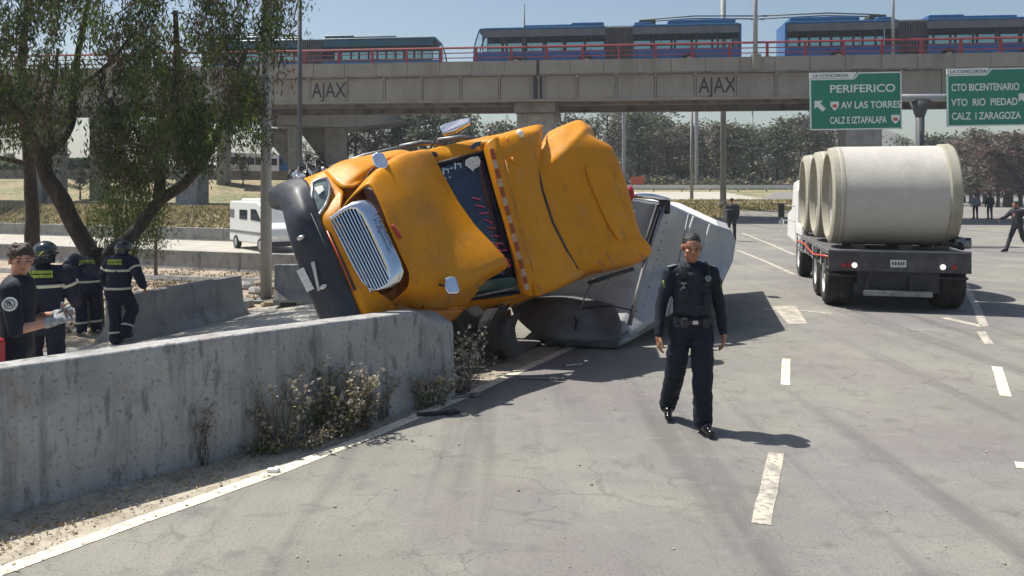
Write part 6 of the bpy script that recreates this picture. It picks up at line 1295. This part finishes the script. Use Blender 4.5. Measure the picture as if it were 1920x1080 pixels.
for x, t, Y_, k_ in ((150, 318, 66, 'dark'), (205, 300, 70, 'dark'), (262, 312, 68, 'bare'), (300, 305, 72, 'dark'), (455, 318, 71, 'brown'), (575, 262, 76, 'bare'), (600, 285, 74, 'dark'), (20, 285, 90, 'dark'), (520, 300, 100, 'dark')): sp.append((x, t, Y_, k_))
where = lambda x: 'far left behind the parked vehicles' if x < 640 else 'behind the yellow truck' if x < 900 else 'by the middle viaduct pier' if x < 1110 else 'beyond the trailer left of the grey post' if x < 1340 else 'between the grey post and the pipe truck' if x < 1600 else 'at the right end of the road'
for i, (px, top, Y, k) in enumerate(sp):
    pr = r.choice(protos[k]); X = (px-CX)/FPX*Y; z = hz(X, Y); zt = P(px, top, Y).z; s = max(.3, (zt-z)/8.9)
    o = pr if pr.name not in used else copy_tree(pr); used.add(pr.name)
    o.location = (X, Y, z); o.scale = (s*r.uniform(1.15, 1.5), s*r.uniform(1.15, 1.5), s); o.rotation_euler = (0, 0, r.uniform(0, 6.28)); o['category'] = 'tree'; o['group'] = desc[k]+'s '+where(px)
    o['label'] = desc[k]+' '+where(px)
ords = ['first', 'second', 'third', 'fourth', 'fifth', 'sixth', 'seventh', 'eighth', 'ninth', 'tenth', 'eleventh', 'twelfth', 'thirteenth', 'fourteenth', 'fifteenth', 'sixteenth', 'seventeenth']
grp = {}
for o in bpy.data.objects:
    if o.get('category') == 'tree' and o.get('group'): grp.setdefault(o['group'], []).append(o)
for g, l in grp.items():
    l.sort(key=lambda o: o.location.x/o.location.y)
    for i, o in enumerate(l):
        if len(l) > 1: o['label'] = ords[i]+' from the left, '+o['label']
for k, l in protos.items():
    for pr in l:
        if pr.name not in used:
            for ch in list(pr.children): bpy.data.objects.remove(ch)
            bpy.data.objects.remove(pr)
# far wood closing the horizon
q = np.random.RandomState(5); n = 26000; X = q.uniform(-190, 330, n); Yd = 185+q.uniform(-10, 25, n); h = 6+3.5*np.array([mnoise.noise(Vector((a*.05, 0, 1)))+.5*mnoise.noise(Vector((a*.2, 0, 5))) for a in X])
zz = 1+h*q.rand(n)**.7; o = leaves(np.stack([X, Yd, zz], 1), 1.5, [M['grey_leaf'], M['far_green'], M['grey_brown']], .7, 0, 5, (q.rand(n)*2.4).astype(int), 'far_wood'); o['kind'] = 'stuff'
# low understorey at the foot of the belt
q = np.random.RandomState(6); n = 9000; px = q.uniform(1130, 1560, n); Y = q.uniform(94, 104, n); X = (px-CX)/FPX*Y; z = np.array([hz(a, b) for a, b in zip(X, Y)])+2.4*q.rand(n)**1.6*(.6+.5*np.array([mnoise.noise(Vector((a*.3, 0, 2))) for a in X]))
o = leaves(np.stack([X, Y, z], 1), .42, [M['far_green'], M['grey_leaf'], M['straw']], .6, 0, 6, (q.rand(n)*2.5).astype(int), 'undergrowth'); o['kind'] = 'stuff'
# dry grass on the banks
def grass(name, n, fx, hgt, mats, seed, mixw, w=.05):
    q = np.random.RandomState(seed); P0 = fx(q, n); P0 = P0[:n]; n = len(P0)
    h = hgt*(.4+.9*q.rand(n)); an = q.rand(n)*6.28; lean = q.randn(n, 2)*.3*h[:, None]
    vs = np.empty((n, 3, 3)); dx = np.stack([np.cos(an), np.sin(an), np.zeros(n)], 1)*w*(.6+q.rand(n))[:, None]
    vs[:, 0] = P0-dx; vs[:, 1] = P0+dx; vs[:, 2] = P0; vs[:, 2, :2] += lean; vs[:, 2, 2] += h
    me = bpy.data.meshes.new(name); me.vertices.add(3*n); me.vertices.foreach_set('co', vs.ravel()); me.loops.add(3*n); me.loops.foreach_set('vertex_index', np.arange(3*n)); me.polygons.add(n)
    me.polygons.foreach_set('loop_start', np.arange(n)*3); me.polygons.foreach_set('loop_total', np.full(n, 3))
    for m in mats: me.materials.append(M[m])
    me.polygons.foreach_set('material_index', q.choice(len(mats), n, p=mixw)); me.update(calc_edges=True)
    o = bpy.data.objects.new(name, me); C.objects.link(o); o['kind'] = 'stuff'; return o
def onhz(X, Y): return np.stack([X, Y, np.array([hz(a, b) for a, b in zip(X, Y)])-.03], 1)
def bankL(q, n): X = q.uniform(-44, -9.5, n); Y = q.uniform(48.3, 51.8, n)-.41*(X+25); return onhz(X, Y)
grass('dry_grass', 24000, bankL, .2, ['straw', 'leaf_olive', 'leaf_bright'], 1, [.8, .1, .1], .06)
def bankC(q, n): Y = q.uniform(59.5, 66, n); px = q.uniform(1120, 1530, n); return onhz((px-CX)/FPX*Y, Y)
grass('dry_grass', 16000, bankC, .2, ['straw', 'leaf_olive', 'leaf_bright'], 2, [.8, .1, .1], .06)
# leaf litter and rubbish on the dirt slope behind the lane
def litter(q, n):
    Y = q.uniform(13.5, 30, n); px = q.uniform(90, 580, n); X = (px-CX)/FPX*Y; z = np.array([hz(a, b) for a, b in zip(X, Y)])+.005+.03*q.rand(n)
    return np.stack([X, Y, z], 1)
q = np.random.RandomState(3); p = litter(q, 15000); d = np.array([mnoise.noise(Vector((a*.7, b*.5, 0))) for a, b, c in p]); p = p[(d > -.15) & ~((p[:, 0]/p[:, 1]*1500+960 > 330) & (p[:, 1] < 16.5))]
o = leaves(p, .065, [M['leaf_brown'], M['leaf_dry'], M['bark_grey'], M['leaf_red'], M['fluff']], .6, 0, 3, q.choice(5, len(p), p=[.22, .4, .22, .04, .12]), 'leaf_litter'); o['kind'] = 'stuff'
r = random.Random(8)
for k in range(16):
    Y = r.uniform(15.5, 24); px = r.uniform(400, 575); X = (px-CX)/FPX*Y; s = r.uniform(.12, .34); b = MB(); b.ell((0, 0, 0), (s, s*.8, s*.5), 9, 6); b.v = [(x*(1+.5*mnoise.noise(Vector((x*7+k, y*7, z*7)))), y*(1+.5*mnoise.noise(Vector((x*7, y*7+k, z*7)))), z) for x, y, z in b.v]
    o = b.build('rock', M['concrete_old' if k % 2 else 'dirt']); o.location = (X, Y, hz(X, Y)+s*.2); tag(o, 'broken lump of '+['concrete', 'earth'][1-k % 2]+' in the rubble around the grey lamp post', 'rock', 'rubble around the lamp post, '+['concrete', 'earth'][1-k % 2])
# --- roadside weeds against the barrier
def weed(name, px, py, label, hgt, spread, nst, mats, seed, leafn=26, lsz=.035, fluff=0, cat='weed', dens=1.):
    c = G(px, py); o = empty(name, tuple(c), True); tag(o, label, cat, 'weeds along the foot of the barrier'); r = random.Random(seed); st = MB(); pts = []; fl = []
    for k in range(nst):
        a = r.uniform(0, 2*PI); rad = spread*math.sqrt(r.random())*.45; b0 = Vector((math.cos(a)*rad, math.sin(a)*rad*.6, 0)); h = hgt*r.uniform(.45, 1.05); ln = Vector((math.cos(a), math.sin(a)*.6, 0))*spread*r.uniform(.1, .5)
        p = [b0+ln*t*t+Vector((r.uniform(-.02, .02), r.uniform(-.02, .02), h*t)) for t in (0, .3, .6, .85, 1)]; st.tube(p, [.006, .005, .004, .003, .0015], 3, caps=False)
        for j in range(3):
            e = p[r.randint(1, 4)]; f = e+Vector((r.uniform(-.14, .14), r.uniform(-.1, .1), r.uniform(.02, .14)))*hgt; st.tube([e, f], [.003, .001], 3, caps=False); pts += [e.lerp(f, r.random()) for _ in range(3)]; fl.append(f)
        for j in range(int(leafn*1.15)): t = r.random(); s_ = p[min(3, int(t*4))].lerp(p[min(4, int(t*4)+1)], t*4 % 1); pts.append(s_+Vector((r.gauss(0, .035), r.gauss(0, .035), r.gauss(0, .02))))
        fl.append(p[-1])
    st.build('stems', M['bark_grey'], o)['kind'] = 'stuff'; pts = np.array([tuple(p) for p in pts]); q = np.random.RandomState(seed)
    # greener low down in the clump, drier at the tips, as the plant itself is coloured
    zt = np.clip(pts[:, 2]/hgt, 0, 1); mi = np.where(q.rand(len(pts)) < zt*.9, len(mats)-1, q.randint(0, max(1, len(mats)-1), len(pts)))
    leaves(pts, lsz*.85, [M[m] for m in mats], .45, .0, seed, mi, 'leaves', o)
    if fluff: f2 = np.array([tuple(f+Vector((r.gauss(0, .01), r.gauss(0, .01), r.gauss(0, .01)))) for f in fl for _ in range(fluff)]); leaves(f2, .032, [M['fluff']], .8, 0, seed, None, 'seed_heads', o)['kind'] = 'stuff'
    return o
weed('weed_clump', 618, 818, 'biggest bushy weed clump, green below and brown above, in the middle of the barrier foot', .6, .5, 44, ['leaf_bright', 'leaf_bright', 'weed_rust', 'weed_grey'], 1, 26, .042, 5)
weed('weed_clump', 664, 803, 'reddish brown dry weed joined to the right of the biggest clump', .46, .4, 26, ['weed_rust', 'leaf_olive', 'straw'], 12, 28, .038, 4)
weed('weed_clump', 518, 842, 'tall grey dry weed left of the biggest clump against the barrier', .6, .36, 24, ['weed_grey', 'straw', 'weed_grey'], 2, 16, .034, 4)
weed('weed_stalk', 378, 872, 'single tall dry weed stalk standing against the near barrier', .62, .12, 9, ['weed_rust', 'straw', 'weed_grey'], 3, 26, .03, 3)
weed('weed_clump', 792, 762, 'small yellow green weed clump near the edge of the truck shadow', .36, .5, 34, ['leaf_bright', 'straw', 'straw'], 4, 22, .036, 4)
weed('weed_clump', 842, 738, 'pale flowered weed in the shade at the end of the barrier', .62, .6, 46, ['weed_grey', 'leaf_olive', 'fluff'], 5, 16, .034, 4)
weed('weed_clump', 872, 702, 'dark shaded weed between the barrier end and the torn wheel arch', .5, .5, 26, ['leaf_grey', 'leaf_dark'], 6, 16, .034, 3)
weed('weed_tuft', 490, 852, 'small green tuft at the dust edge left of the clumps', .12, .25, 18, ['leaf_bright', 'straw'], 7, 14, .03)
weed('weed_tuft', 556, 838, 'low pale tuft of dry stems in front of the biggest clump', .2, .45, 26, ['straw', 'fluff'], 8, 16, .03)
weed('weed_clump', 706, 784, 'thin reddish dry stems right of the biggest clump', .42, .3, 18, ['leaf_brown', 'leaf_dry'], 10, 16, .03, 3)
# pebbles and grit on shoulder and road
q = np.random.RandomState(8); b = MB()
for k in range(420):
    t = q.rand(); y = 4.2+5.2*t*t+q.rand()*.1; x = LB(y)-abs(q.randn())*.5+.15; s = .003+.009*q.rand()**3
    b.box((x, y, s*.5), (s*2, s*1.5, s), Matrix.Rotation(q.rand()*3, 3, 'Z'))
for k in range(260):
    y = 4.2+q.rand()**1.6*11; x = LB(y)+q.rand()**1.3*6; s = .003+.008*q.rand()**3; b.box((x, y, s*.5), (s*2, s*1.5, s), Matrix.Rotation(q.rand()*3, 3, 'Z'))
o = b.build('grit', M['dust']); o['kind'] = 'stuff'

# straw, leaf bits and dust drift along the barrier foot
q = np.random.RandomState(18); n = 3000; y = 3.6+5.4*q.rand(n); x = np.array([LB(a) for a in y])-.1-abs(q.randn(n))*.33-.35*q.rand(n); z = .006+.012*q.rand(n)
o = leaves(np.stack([x, y, z], 1), .035, [M['straw'], M['dust'], M['weed_rust'], M['fluff']], .3, 0, 2, q.choice(4, n, p=[.45, .25, .15, .15]), 'straw_litter'); o['kind'] = 'stuff'
# ------------------------------------------------------------------ thin air haze
hm_ = bpy.data.materials.new('haze'); hm_.use_nodes = True; hn = hm_.node_tree; hn.nodes.clear()
pv = hn.nodes.new('ShaderNodeVolumePrincipled'); pv.inputs['Color'].default_value = (.86, .92, 1, 1); pv.inputs['Density'].default_value = .0007; pv.inputs['Anisotropy'].default_value = .2
ho = hn.nodes.new('ShaderNodeOutputMaterial'); hn.links.new(pv.outputs[0], ho.inputs['Volume'])
hb = MB().bb(-480, 520, -14, 700, -12, 22).build('haze', hm_); hb['kind'] = 'stuff'
print('objects', len(bpy.data.objects), 'tris approx', sum(len(m.polygons) for m in bpy.data.meshes)*2)
